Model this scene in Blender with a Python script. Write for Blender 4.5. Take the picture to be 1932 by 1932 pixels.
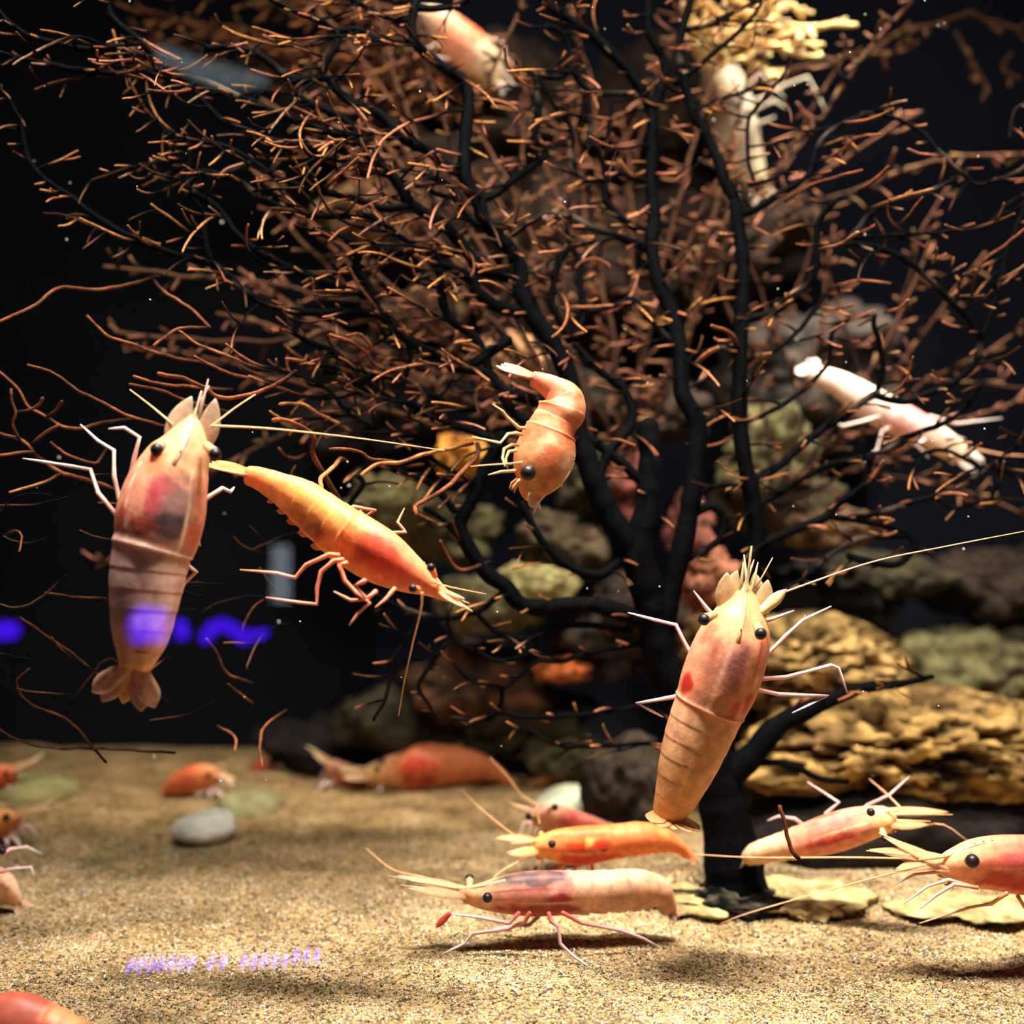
import bpy, bmesh, math, random
import numpy as np
from mathutils import Vector

random.seed(7)
RNG = np.random.default_rng(11)
for _o in list(bpy.data.objects):
    bpy.data.objects.remove(_o, do_unlink=True)
SC = bpy.context.scene
COL = SC.collection

# ------------------------------------------------------------------ camera
F = 2072.0          # focal length in pixels of the 1932 px frame
H = 0.20            # eye height above the sand (m)
cam_d = bpy.data.cameras.new('camera')
cam_d.sensor_width = 36.0
cam_d.lens = 36.0 * F / 1932.0
cam_d.clip_start = 0.01
cam_d.clip_end = 20
cam_d.dof.use_dof = True
cam_d.dof.focus_distance = 0.465
cam_d.dof.aperture_fstop = 4.4
cam = bpy.data.objects.new('camera', cam_d)
COL.objects.link(cam)
cam.location = (0, 0, H)
cam.rotation_euler = (math.pi / 2, 0, 0)
SC.camera = cam

# ------------------------------------------------------------------ world, lamps, exposure
SC.view_settings.view_transform = 'Standard'
SC.view_settings.look = 'None'
SC.view_settings.gamma = 1.0
SC.view_settings.use_curve_mapping = False
SC.view_settings.exposure = 0.0
SC.cycles.use_light_tree = False
SC.cycles.max_bounces = 4
SC.cycles.diffuse_bounces = 2
SC.cycles.glossy_bounces = 2
SC.cycles.transmission_bounces = 2
SC.cycles.caustics_reflective = False
SC.cycles.caustics_refractive = False
SC.cycles.use_adaptive_sampling = True
SC.cycles.adaptive_min_samples = 16
SC.cycles.adaptive_threshold = 0.05
SC.cycles.transparent_max_bounces = 16
world = bpy.data.worlds.new('hall')
SC.world = world
world.use_nodes = True
world.node_tree.nodes['Background'].inputs[0].default_value = (0.55, 0.6, 1.0, 1)
world.node_tree.nodes['Background'].inputs[1].default_value = 0.012


def aim(o, tgt):
    d = Vector(tgt) - o.location
    o.rotation_euler = d.to_track_quat('-Z', 'Y').to_euler()


def area_lamp(name, loc, tgt, power, sx, sy, col, spread=170):
    l = bpy.data.lights.new(name, 'AREA')
    l.shape = 'RECTANGLE'
    l.size, l.size_y = sx, sy
    l.energy = power
    l.color = col
    l.spread = math.radians(spread)
    o = bpy.data.objects.new(name, l)
    COL.objects.link(o)
    o.location = loc
    aim(o, tgt)
    return o


def spot_lamp(name, loc, tgt, power, angle, blend, col, soft=0.02):
    l = bpy.data.lights.new(name, 'SPOT')
    l.energy = power
    l.color = col
    l.spot_size = math.radians(angle)
    l.spot_blend = blend
    l.shadow_soft_size = soft
    o = bpy.data.objects.new(name, l)
    COL.objects.link(o)
    o.location = loc
    aim(o, tgt)
    return o


# the row of tank lamps over the front edge of the water and two spots over the back
area_lamp('tank_lamp_front', (0.06, 0.35, 0.84), (0.07, 0.43, 0.0), 7.2, 0.5, 0.06, (1.0, 0.94, 0.85), 80)
area_lamp('front_fill_lamp', (-0.05, -0.25, 0.95), (0.0, 0.44, 0.15), 4.8, 0.5, 0.25, (1.0, 0.92, 0.84), 90)  # added fill from the viewer side to brighten the shrimps
spot_lamp('tank_spot_back', (0.30, 0.60, 0.86), (0.205, 0.72, 0.32), 60.0, 46, 1.0, (1.0, 0.90, 0.78), 0.025)
spot_lamp('tank_spot_middle', (-0.03, 0.62, 0.90), (-0.035, 0.73, 0.48), 26.0, 42, 1.0, (1.0, 0.84, 0.66), 0.025)


# ------------------------------------------------------------------ helpers
def P(px, py, d):
    return np.array([(px - 966.0) / F * d, d, H - (py - 966.0) / F * d])


def lin(r, g, b):
    o = []
    for c in (r, g, b):
        c = c / 255.0
        o.append(c / 12.92 if c <= 0.04045 else ((c + 0.055) / 1.055) ** 2.4)
    return np.array(o)


def _hash(ix, iy, iz, seed):
    n = (ix.astype(np.int64) * 374761393 + iy.astype(np.int64) * 668265263 + iz.astype(np.int64) * 2147483647 + seed * 1274126177) & 0x7fffffff
    n = ((n ^ (n >> 13)) * 1274126177) & 0x7fffffff
    n = n ^ (n >> 16)
    return (n & 0xffff) / 65535.0


def vnoise(p, seed=0):
    p = np.asarray(p, float)
    i = np.floor(p)
    f = p - i
    u = f * f * (3 - 2 * f)
    i = i.astype(np.int64)
    r = 0
    for dx in (0, 1):
        for dy in (0, 1):
            for dz in (0, 1):
                w = (u[:, 0] if dx else 1 - u[:, 0]) * (u[:, 1] if dy else 1 - u[:, 1]) * (u[:, 2] if dz else 1 - u[:, 2])
                r = r + w * _hash(i[:, 0] + dx, i[:, 1] + dy, i[:, 2] + dz, seed)
    return r * 2 - 1


def fbm(p, seed=0, octs=4):
    r = 0
    a = 1.0
    p = np.asarray(p, float)
    for k in range(octs):
        r = r + a * vnoise(p, seed + k * 17)
        p = p * 2.03 + 3.7
        a *= 0.5
    return r


class MB:
    """collects vertices, faces and a colour per vertex"""

    def __init__(s):
        s.v, s.f, s.c, s.n = [], [], [], 0

    def add(s, v, f, c):
        v = np.asarray(v, float)
        c = np.asarray(c, float)
        if c.ndim == 1:
            c = np.tile(c, (len(v), 1))
        s.v.append(v)
        s.c.append(c)
        for q in f:
            s.f.append(tuple(int(k) + s.n for k in q))
        s.n += len(v)
        return s

    def build(s, name, mat, parent=None, smooth=True, origin=None):
        v = np.concatenate(s.v)
        if origin is not None:
            v = v - np.asarray(origin)
        me = bpy.data.meshes.new(name)
        me.from_pydata(v.tolist(), [], s.f)
        c = np.concatenate(s.c)
        c = np.concatenate([c, np.ones((len(c), 1))], 1)
        at = me.color_attributes.new('Col', 'FLOAT_COLOR', 'POINT')
        at.data.foreach_set('color', c.astype(np.float32).ravel())
        if smooth:
            me.polygons.foreach_set('use_smooth', np.ones(len(me.polygons), bool))
        me.materials.append(mat)
        me.update()
        o = bpy.data.objects.new(name, me)
        COL.objects.link(o)
        if parent is not None:
            o.parent = parent
            if origin is None:
                o.matrix_parent_inverse = parent.matrix_world.inverted()
        return o


def tag(o, label=None, cat=None, group=None, kind=None):
    if label:
        o['label'] = label
    if cat:
        o['category'] = cat
    if group:
        o['group'] = group
    if kind:
        o['kind'] = kind
    return o


def empty(name, loc):
    o = bpy.data.objects.new(name, None)
    o.empty_display_size = 0.01
    COL.objects.link(o)
    o.location = loc
    from mathutils import Matrix
    o.matrix_world = Matrix.Translation(Vector(loc))
    return o


def catmull(pts, step):
    """resample control points (k columns) on a Catmull-Rom curve"""
    pts = np.asarray(pts, float)
    if len(pts) == 2:
        n = max(2, int(np.linalg.norm(pts[1, :2] - pts[0, :2]) / step) + 1)
        t = np.linspace(0, 1, n)[:, None]
        return pts[0] * (1 - t) + pts[1] * t
    q = np.vstack([2 * pts[0] - pts[1], pts, 2 * pts[-1] - pts[-2]])
    out = []
    for i in range(1, len(q) - 2):
        n = max(1, int(np.linalg.norm(q[i + 1, :2] - q[i, :2]) / step))
        for k in range(n):
            t = k / n
            a, b, c, d = q[i - 1], q[i], q[i + 1], q[i + 2]
            out.append(0.5 * (2 * b + (c - a) * t + (2 * a - 5 * b + 4 * c - d) * t * t + (3 * b - a - 3 * c + d) * t ** 3))
    out.append(pts[-1])
    return np.array(out)


def frames(p, up=None):
    t = np.gradient(p, axis=0)
    t /= np.linalg.norm(t, axis=1)[:, None] + 1e-12
    n = np.zeros_like(t)
    u = np.array([0.13, 0.2, 0.97]) if up is None else np.asarray(up, float)
    if abs(np.dot(u, t[0])) > 0.95:
        u = np.array([1.0, 0.1, 0.0])
    u = u - t[0] * np.dot(u, t[0])
    u /= np.linalg.norm(u)
    for i in range(len(p)):
        u = u - t[i] * np.dot(u, t[i])
        u /= np.linalg.norm(u) + 1e-12
        n[i] = u
    return t, n, np.cross(t, n)


def tube(mb, p, r, c, sides=6):
    p = np.asarray(p, float)
    r = np.asarray(r, float) * np.ones(len(p))
    t, n, b = frames(p)
    # closed rounded ends
    p = np.vstack([p[0] - t[0] * r[0] * 0.5, p, p[-1] + t[-1] * r[-1] * 0.6])
    r = np.concatenate([[r[0] * 0.3], r, [r[-1] * 0.3]])
    n = np.vstack([n[0], n, n[-1]])
    b = np.vstack([b[0], b, b[-1]])
    c = np.asarray(c, float)
    c = np.tile(c, (len(p), 1)) if c.ndim == 1 else np.vstack([c[0], c, c[-1]])
    a = np.linspace(0, 2 * math.pi, sides, endpoint=False)
    v = p[:, None] + r[:, None, None] * (np.cos(a)[None, :, None] * n[:, None] + np.sin(a)[None, :, None] * b[:, None])
    m = len(p)
    f = []
    for i in range(m - 1):
        for k in range(sides):
            k2 = (k + 1) % sides
            f.append((i * sides + k, i * sides + k2, (i + 1) * sides + k2, (i + 1) * sides + k))
    f.append(tuple(range(sides - 1, -1, -1)))
    f.append(tuple((m - 1) * sides + k for k in range(sides)))
    mb.add(v.reshape(-1, 3), f, np.repeat(c, sides, 0))


def ball(mb, c, r, col, nu=14, nv=9, axes=None):
    a = np.linspace(0, 2 * math.pi, nu, endpoint=False)
    e = np.linspace(-math.pi / 2, math.pi / 2, nv)
    v = []
    for ee in e:
        for aa in a:
            v.append((math.cos(ee) * math.cos(aa), math.cos(ee) * math.sin(aa), math.sin(ee)))
    v = np.array(v) * (r if np.ndim(r) == 0 else np.asarray(r))
    if axes is not None:
        v = v @ np.asarray(axes)
    f = []
    for i in range(nv - 1):
        for k in range(nu):
            k2 = (k + 1) % nu
            f.append((i * nu + k, i * nu + k2, (i + 1) * nu + k2, (i + 1) * nu + k))
    mb.add(v + np.asarray(c), f, col)


def blade(mb, base, d, nrm, length, width, c0, c1, shape=0.5, thick=0.0006, curl=0.0, n=10, m=5):
    """flat leaf of real thickness; shape moves the widest point along the length"""
    d = np.asarray(d, float) / np.linalg.norm(d)
    nrm = np.asarray(nrm, float)
    nrm = nrm - d * np.dot(nrm, d)
    nrm /= np.linalg.norm(nrm)
    s = np.cross(d, nrm)
    top, bot, cols = [], [], []
    for i in range(n):
        u = i / (n - 1)
        w = width * (0.5 + 0.5 * min(1, u / shape) ** 0.7) * (1 - max(0, (u - shape) / (1 - shape)) ** 2.2 * 0.93)
        for k in range(m):
            x = k / (m - 1) * 2 - 1
            q = np.asarray(base) + d * length * u + s * x * w + nrm * (curl * length * u * u + 0.12 * w * (1 - x * x))
            th = thick * (1 - 0.8 * abs(x)) * (1 - 0.7 * u)
            top.append(q + nrm * th)
            bot.append(q - nrm * th)
            cols.append(np.asarray(c0) * (1 - u) + np.asarray(c1) * u)
    f = []
    N = n * m
    for i in range(n - 1):
        for k in range(m - 1):
            a = i * m + k
            f.append((a, a + 1, a + m + 1, a + m))
            f.append((N + a, N + a + m, N + a + m + 1, N + a + 1))
    ring = [k for k in range(m)] + [i * m + m - 1 for i in range(1, n)] + [(n - 1) * m + k for k in range(m - 2, -1, -1)] + [i * m for i in range(n - 2, 0, -1)]
    for i in range(len(ring)):
        a, b = ring[i], ring[(i + 1) % len(ring)]
        f.append((b, a, N + a, N + b))
    mb.add(np.array(top + bot), f, np.array(cols + cols))


# ------------------------------------------------------------------ materials
def new_mat(name):
    m = bpy.data.materials.new(name)
    m.use_nodes = True
    return m, m.node_tree, m.node_tree.nodes['Principled BSDF']


def N(nt, kind, **kw):
    n = nt.nodes.new(kind)
    for k, v in kw.items():
        setattr(n, k, v)
    return n


def attr_mat(name, rough=0.5, spec=0.4, mottle=0.25, mscale=300.0, bump=0.0, bscale=800.0, sss=0.0, sss_scale=0.004, alpha=1.0, coat=0.0):
    m, nt, bs = new_mat(name)
    at = N(nt, 'ShaderNodeAttribute', attribute_name='Col')
    tc = N(nt, 'ShaderNodeTexCoord')
    no = N(nt, 'ShaderNodeTexNoise')
    no.inputs['Scale'].default_value = mscale
    no.inputs['Detail'].default_value = 4
    nt.links.new(tc.outputs['Object'], no.inputs['Vector'])
    mr = N(nt, 'ShaderNodeMapRange')
    mr.inputs[1].default_value = 0.3
    mr.inputs[2].default_value = 0.7
    mr.inputs[3].default_value = 1 - mottle
    mr.inputs[4].default_value = 1 + mottle
    nt.links.new(no.outputs['Fac'], mr.inputs[0])
    mx = N(nt, 'ShaderNodeVectorMath', operation='SCALE')
    nt.links.new(at.outputs['Color'], mx.inputs[0])
    nt.links.new(mr.outputs[0], mx.inputs['Scale'])
    nt.links.new(mx.outputs[0], bs.inputs['Base Color'])
    bs.inputs['Roughness'].default_value = rough
    bs.inputs['Specular IOR Level'].default_value = spec
    bs.inputs['Coat Weight'].default_value = coat
    if sss > 0:
        bs.inputs['Subsurface Weight'].default_value = sss
        bs.inputs['Subsurface Radius'].default_value = (1.0, 0.45, 0.25)
        bs.inputs['Subsurface Scale'].default_value = sss_scale
    if bump > 0:
        n2 = N(nt, 'ShaderNodeTexNoise')
        n2.inputs['Scale'].default_value = bscale
        n2.inputs['Detail'].default_value = 3
        nt.links.new(tc.outputs['Object'], n2.inputs['Vector'])
        bp = N(nt, 'ShaderNodeBump')
        bp.inputs['Strength'].default_value = bump
        bp.inputs['Distance'].default_value = 0.001
        nt.links.new(n2.outputs['Fac'], bp.inputs['Height'])
        nt.links.new(bp.outputs[0], bs.inputs['Normal'])
    if alpha < 1:
        bs.inputs['Alpha'].default_value = alpha
    return m


MAT = {}
MAT['shell'] = attr_mat('shrimp_shell', rough=0.5, spec=0.32, mottle=0.26, mscale=230, bump=0.15, bscale=700, sss=0.5, sss_scale=0.005, coat=0.0)
MAT['fin'] = attr_mat('shrimp_fin', rough=0.4, spec=0.4, mottle=0.2, mscale=500, alpha=0.6)
MAT['limb'] = attr_mat('shrimp_limb', rough=0.45, spec=0.4, mottle=0.15, mscale=600)
MAT['eye'] = attr_mat('shrimp_eye', rough=0.4, spec=0.3, mottle=0.05)
MAT['coral'] = attr_mat('black_coral', rough=0.75, spec=0.03, mottle=0.4, mscale=420, bump=0.5, bscale=700)
MAT['seafan'] = attr_mat('brown_sea_fan', rough=0.8, spec=0.15, mottle=0.4, mscale=350, bump=0.5, bscale=600)
MAT['grain'] = attr_mat('sand_grains', rough=0.6, spec=0.3, mottle=0.15, mscale=900)
MAT['rock'] = attr_mat('reef_rock', rough=0.9, spec=0.15, mottle=0.5, mscale=110, bump=0.9, bscale=260)
MAT['speck'] = attr_mat('drifting_speck', rough=0.6, mottle=0.05)
MAT['stone'] = attr_mat('pale_stone', rough=0.8, spec=0.2, mottle=0.12, mscale=90, bump=0.3, bscale=300)


def ramp(nt, stops, fac=None):
    r = N(nt, 'ShaderNodeValToRGB')
    e = r.color_ramp.elements
    while len(e) < len(stops):
        e.new(0.5)
    for k, (pos, c) in enumerate(stops):
        e[k].position = pos
        e[k].color = (*c, 1)
    if fac is not None:
        nt.links.new(fac, r.inputs[0])
    return r


def sand_material():
    m, nt, bs = new_mat('sand')
    tc = N(nt, 'ShaderNodeTexCoord')
    vo = N(nt, 'ShaderNodeTexVoronoi')
    vo.inputs['Scale'].default_value = 620
    nt.links.new(tc.outputs['Object'], vo.inputs['Vector'])
    sep = N(nt, 'ShaderNodeSeparateColor')
    nt.links.new(vo.outputs['Color'], sep.inputs[0])
    r = ramp(nt, [(0.0, lin(64, 48, 40)), (0.1, lin(122, 98, 74)), (0.3, lin(176, 152, 112)), (0.55, lin(206, 184, 140)), (0.75, lin(222, 202, 168)), (0.92, lin(216, 172, 150)), (1.0, lin(242, 234, 218))], sep.outputs[0])
    no = N(nt, 'ShaderNodeTexNoise')
    no.inputs['Scale'].default_value = 34
    no.inputs['Detail'].default_value = 7
    no.inputs['Roughness'].default_value = 0.65
    nt.links.new(tc.outputs['Object'], no.inputs['Vector'])
    r2 = ramp(nt, [(0.32, lin(140, 128, 84)), (0.5, lin(202, 188, 150)), (0.68, lin(236, 220, 198))], no.outputs['Fac'])
    mx = N(nt, 'ShaderNodeMix', data_type='RGBA', blend_type='MULTIPLY')
    mx.inputs[0].default_value = 1.0
    nt.links.new(r.outputs[0], mx.inputs[6])
    nt.links.new(r2.outputs[0], mx.inputs[7])
    nt.links.new(mx.outputs[2], bs.inputs['Base Color'])
    bs.inputs['Roughness'].default_value = 0.85
    bp = N(nt, 'ShaderNodeBump')
    bp.inputs['Strength'].default_value = 0.8
    bp.inputs['Distance'].default_value = 0.0012
    bp.invert = True
    nt.links.new(vo.outputs['Distance'], bp.inputs['Height'])
    nt.links.new(bp.outputs[0], bs.inputs['Normal'])
    return m


def wall_material(name, c0, c1, scale):
    m, nt, bs = new_mat(name)
    tc = N(nt, 'ShaderNodeTexCoord')
    no = N(nt, 'ShaderNodeTexNoise')
    no.inputs['Scale'].default_value = scale
    no.inputs['Detail'].default_value = 5
    nt.links.new(tc.outputs['Object'], no.inputs['Vector'])
    r = ramp(nt, [(0.35, c0), (0.7, c1)], no.outputs['Fac'])
    nt.links.new(r.outputs[0], bs.inputs['Base Color'])
    bs.inputs['Roughness'].default_value = 0.9
    bs.inputs['Specular IOR Level'].default_value = 0.1
    return m


def glass_material():
    m = bpy.data.materials.new('tank_glass')
    m.use_nodes = True
    nt = m.node_tree
    nt.nodes.clear()
    out = N(nt, 'ShaderNodeOutputMaterial')
    tr = N(nt, 'ShaderNodeBsdfTransparent')
    tr.inputs[0].default_value = (0.985, 0.992, 0.99, 1)
    gl = N(nt, 'ShaderNodeBsdfGlossy')
    gl.inputs['Roughness'].default_value = 0.0
    fr = N(nt, 'ShaderNodeFresnel')
    fr.inputs[0].default_value = 1.45
    mx = N(nt, 'ShaderNodeMixShader')
    nt.links.new(fr.outputs[0], mx.inputs[0])
    nt.links.new(tr.outputs[0], mx.inputs[1])
    nt.links.new(gl.outputs[0], mx.inputs[2])
    nt.links.new(mx.outputs[0], out.inputs[0])
    return m


def glow_material(name, col, strength):
    m = bpy.data.materials.new(name)
    m.use_nodes = True
    nt = m.node_tree
    nt.nodes.clear()
    out = N(nt, 'ShaderNodeOutputMaterial')
    m.cycles.emission_sampling = 'NONE'
    em = N(nt, 'ShaderNodeEmission')
    em.inputs[0].default_value = (*col, 1)
    em.inputs[1].default_value = strength
    nt.links.new(em.outputs[0], out.inputs[0])
    return m


MAT['sand'] = sand_material()
MAT['backwall'] = wall_material('tank_back', (0.009, 0.0105, 0.018), (0.014, 0.016, 0.027), 6)  # navy stands in for the bluish haze of the water
MAT['shadewall'] = wall_material('tank_back_shaded', (0.0026, 0.003, 0.0046), (0.0042, 0.0048, 0.007), 6)  # darker copy of the wall, the shade at left put into its colour
MAT['glass'] = glass_material()


# ------------------------------------------------------------------ the tank: sand floor, back and side walls, front glass
def sand_height(x, y):
    p = np.stack([x * 9, y * 9, x * 0 + 0.3], 1)
    h = 0.006 * fbm(p, 5, 3)
    h = h + 0.0016 * fbm(p * 6, 9, 3)
    # low swell round the foot of the coral and along the ledge to its right
    h = h + 0.010 * np.exp(-(((x - 0.115) / 0.05) ** 2 + ((y - 0.60) / 0.035) ** 2))
    h = h + 0.006 * np.exp(-(((x - 0.25) / 0.10) ** 2 + ((y - 0.585) / 0.02) ** 2))
    return h


def grid_mesh(name, x0, x1, nx, y0, y1, ny, mat):
    xs = np.linspace(x0, x1, nx)
    ys = y0 + (y1 - y0) * np.linspace(0, 1, ny) ** 1.3
    X, Y = np.meshgrid(xs, ys)
    X, Y = X.ravel(), Y.ravel()
    Z = sand_height(X, Y)
    v = np.stack([X, Y, Z], 1)
    f = []
    for j in range(ny - 1):
        for i in range(nx - 1):
            a = j * nx + i
            f.append((a, a + 1, a + nx + 1, a + nx))
    mb = MB()
    mb.add(v, f, np.array([0.5, 0.4, 0.25]))
    return mb.build(name, mat)


def box_obj(name, x0, x1, y0, y1, z0, z1, mat):
    mb = MB()
    v = [(x, y, z) for x in (x0, x1) for y in (y0, y1) for z in (z0, z1)]
    f = [(0, 1, 3, 2), (4, 6, 7, 5), (0, 4, 5, 1), (2, 3, 7, 6), (0, 2, 6, 4), (1, 5, 7, 3)]
    mb.add(v, f, np.array([0.1, 0.1, 0.1]))
    return mb.build(name, mat, smooth=False)


floor = tag(grid_mesh('floor', -0.75, 0.75, 260, 0.312, 0.95, 200, MAT['sand']), 'coarse tan sand bed of the aquarium', kind='structure')
tag(box_obj('wall_back', -0.12, 0.78, 0.95, 0.97, -0.05, 0.95, MAT['backwall']), 'dark navy back wall of the tank, its colour standing for water haze', kind='structure')
tag(box_obj('wall_back_left', -0.78, -0.12, 0.94, 0.97, -0.05, 0.95, MAT['shadewall']), 'left back wall of the tank, shade put into its black colour', kind='structure')
tag(box_obj('wall_left', -0.78, -0.76, 0.312, 0.95, -0.05, 0.95, MAT['shadewall']), 'dark side of the tank', kind='structure')
tag(box_obj('wall_right', 0.76, 0.78, 0.312, 0.95, -0.05, 0.95, MAT['backwall']), 'dark side of the tank', kind='structure')
tag(box_obj('window_1', -0.78, 0.78, 0.300, 0.304, -0.10, 0.78, MAT['glass']), 'clear front glass of the tank', kind='structure')

# loose coarse grains lying on the near sand
def sand_grains(n):
    y = 0.415 + 0.27 * RNG.random(n) ** 1.25
    x = (RNG.random(n) - 0.5) * 2 * (0.5 * y)
    z = sand_height(x, y)
    r = 0.00038 + 0.00040 * RNG.random(n) ** 2 + 0.0004 * (RNG.random(n) > 0.985)
    base = np.array([(1, 0, 0), (-1, 0, 0), (0, 1, 0), (0, -1, 0), (0, 0, 1), (0, 0, -1)], float)
    tri = np.array([(0, 2, 4), (2, 1, 4), (1, 3, 4), (3, 0, 4), (2, 0, 5), (1, 2, 5), (3, 1, 5), (0, 3, 5)])
    ang = RNG.random(n) * 6.283
    tilt = RNG.random(n) * 1.2
    ca, sa, ct, st = np.cos(ang), np.sin(ang), np.cos(tilt), np.sin(tilt)
    R = np.zeros((n, 3, 3))
    R[:, 0, 0], R[:, 0, 1] = ca, -sa * ct
    R[:, 0, 2] = sa * st
    R[:, 1, 0], R[:, 1, 1], R[:, 1, 2] = sa, ca * ct, -ca * st
    R[:, 2, 1], R[:, 2, 2] = st, ct
    sc = r[:, None] * (0.7 + 0.6 * RNG.random((n, 3)))
    v = np.einsum('nij,kj,nj->nki', R, base, sc)
    v = v + np.stack([x, y, z + r * 0.25], 1)[:, None]
    pal = np.array([lin(*c) for c in [(60, 46, 38), (118, 94, 70), (172, 148, 108), (204, 182, 138), (226, 206, 170), (216, 168, 144), (242, 234, 218), (146, 140, 108), (190, 180, 142)]])
    pick = RNG.choice(len(pal), n, p=[.07, .10, .18, .22, .17, .08, .06, .06, .06])
    c = pal[pick] * (0.65 + 0.4 * RNG.random((n, 1)))
    c = c * np.clip(0.88 + 0.45 * fbm(np.stack([x * 34, y * 34, z * 34], 1), 3, 4), 0.4, 1.15)[:, None]
    me = bpy.data.meshes.new('sand_grains')
    fv = (tri[None] + (np.arange(n) * 6)[:, None, None]).reshape(-1)
    me.vertices.add(n * 6)
    me.vertices.foreach_set('co', v.reshape(-1).astype(np.float32))
    me.loops.add(len(fv))
    me.loops.foreach_set('vertex_index', fv.astype(np.int32))
    me.polygons.add(n * 8)
    me.polygons.foreach_set('loop_start', np.arange(0, n * 24, 3, dtype=np.int32))
    at = me.color_attributes.new('Col', 'FLOAT_COLOR', 'POINT')
    cc = np.concatenate([np.repeat(c, 6, 0), np.ones((n * 6, 1))], 1)
    at.data.foreach_set('color', cc.astype(np.float32).ravel())
    me.materials.append(MAT['grain'])
    me.update(calc_edges=True)
    o = bpy.data.objects.new('sand_grains', me)
    COL.objects.link(o)
    return o


tag(sand_grains(80000), 'loose coarse tan and brown sand grains on the tank floor', 'sand', kind='stuff')


# ------------------------------------------------------------------ rocks
def rock(name, px, py, rx, ry, d, depth, c_lo, c_hi, seed, label, group=None, sub=4, rough=0.22, pit=0.0, pitscale=10.0, mat='rock', flat=0.0, cat='rock', freq=1.7, pitcol=None):
    c = P(px, py, d)
    a = np.array([rx / F * d, depth, ry / F * d])
    bm = bmesh.new()
    bmesh.ops.create_icosphere(bm, subdivisions=sub, radius=1.0)
    v = np.array([q.co for q in bm.verts])
    f = [tuple(q.index for q in t.verts) for t in bm.faces]
    bm.free()
    asp = a / a.max()
    q = v * asp * freq
    h = fbm(q + seed * 3.1, seed, 5)
    k = 1 + rough * h
    col_t = np.clip(0.5 + 0.6 * fbm(q * 3 + 9.0, seed + 5, 4), 0, 1)
    col = c_lo * (1 - col_t[:, None]) + c_hi * col_t[:, None]
    if pit > 0:
        w = q * np.array([1.0, 1.0, 1.9]) * pitscale
        g = fbm(w, seed + 31, 3)
        hole = np.clip((g - 0.05) / 0.33, 0, 1)
        k = k - pit * hole + 0.035 * fbm(w * 2.2, seed + 77, 3)
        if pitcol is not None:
            col = col * (1 - 0.92 * hole[:, None]) + pitcol * 0.92 * hole[:, None]  # shade inside the holes painted into their colour
    v = v * k[:, None] * a
    if flat:
        v[:, 2] = np.maximum(v[:, 2], -flat * a[2])
    mb = MB()
    mb.add(v, f, col)
    o = mb.build(name, MAT[mat])
    o.location = c
    return tag(o, label, cat, group)


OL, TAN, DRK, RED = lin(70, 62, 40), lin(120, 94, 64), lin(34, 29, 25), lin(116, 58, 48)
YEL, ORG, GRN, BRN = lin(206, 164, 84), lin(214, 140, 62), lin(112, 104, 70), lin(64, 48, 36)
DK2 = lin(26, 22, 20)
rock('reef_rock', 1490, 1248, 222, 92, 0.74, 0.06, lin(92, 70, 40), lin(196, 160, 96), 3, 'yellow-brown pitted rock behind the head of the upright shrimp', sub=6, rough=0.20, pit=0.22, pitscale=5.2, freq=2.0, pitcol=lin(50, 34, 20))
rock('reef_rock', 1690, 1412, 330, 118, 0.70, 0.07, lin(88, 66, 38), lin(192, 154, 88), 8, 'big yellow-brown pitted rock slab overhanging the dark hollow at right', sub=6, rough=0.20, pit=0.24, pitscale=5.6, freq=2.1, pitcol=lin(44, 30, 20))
rock('reef_rock', 1700, 1565, 310, 92, 0.67, 0.055, DK2 * 0.5, lin(40, 31, 25), 12, 'added dark filler standing for the shade in the hollow under the pitted slab', sub=5)  # added dark filler, its colour stands for the shade under the slab
rock('reef_rock', 1185, 1490, 85, 105, 0.68, 0.04, DK2, lin(60, 48, 36), 14, 'dark boulder standing left of the coral trunk', sub=5)
rock('flat_stone', 1075, 1522, 72, 34, 0.72, 0.035, lin(150, 156, 130), lin(206, 208, 180), 15, 'smooth pale grey-green stone on the sand by the dark boulder', rough=0.10, mat='stone', freq=0.9, cat='stone')
rock('flat_stone', 392, 1556, 50, 22, 0.69, 0.02, lin(196, 192, 172), lin(240, 236, 220), 16, 'small whitish stone lying on the sand beneath the black backdrop', rough=0.34, mat='stone', freq=1.0, cat='stone')
rock('flat_stone', 478, 1520, 58, 36, 0.76, 0.03, lin(120, 112, 76), lin(160, 152, 110), 17, 'low grey-beige stone behind the small whitish stone', rough=0.3, mat='stone', freq=1.0, cat='stone')
rock('flat_stone', 70, 1492, 100, 34, 0.77, 0.03, lin(110, 100, 60), lin(160, 148, 100), 18, 'low olive stone at the far left of the sand', rough=0.14, mat='stone', freq=1.0, cat='stone')
rock('flat_stone', 1530, 1696, 100, 17, 0.563, 0.030, lin(140, 118, 76), lin(206, 182, 126), 19, 'flat pale yellow shape standing for lit sand right of the foot of the coral', sub=5, rough=0.34, mat='rock', freq=2.2, cat='stone')  # stands for a lit edge of sand, brightness put into the pale colour
rock('flat_stone', 1295, 1692, 70, 13, 0.568, 0.028, lin(130, 112, 72), lin(190, 168, 114), 20, 'flat tan shape standing for lit sand left of the foot of the coral', sub=5, rough=0.34, mat='rock', freq=2.2, cat='stone')  # likewise a lit sand edge made as a pale shape
rock('flat_stone', 1850, 1713, 150, 9, 0.552, 0.018, lin(140, 118, 76), lin(206, 182, 126), 22, 'long low pale shape standing for lit sand beneath the shrimp at the right edge', sub=5, rough=0.36, mat='rock', freq=2.6, cat='stone')  # lit strip of sand, made as a low pale shape
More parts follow.
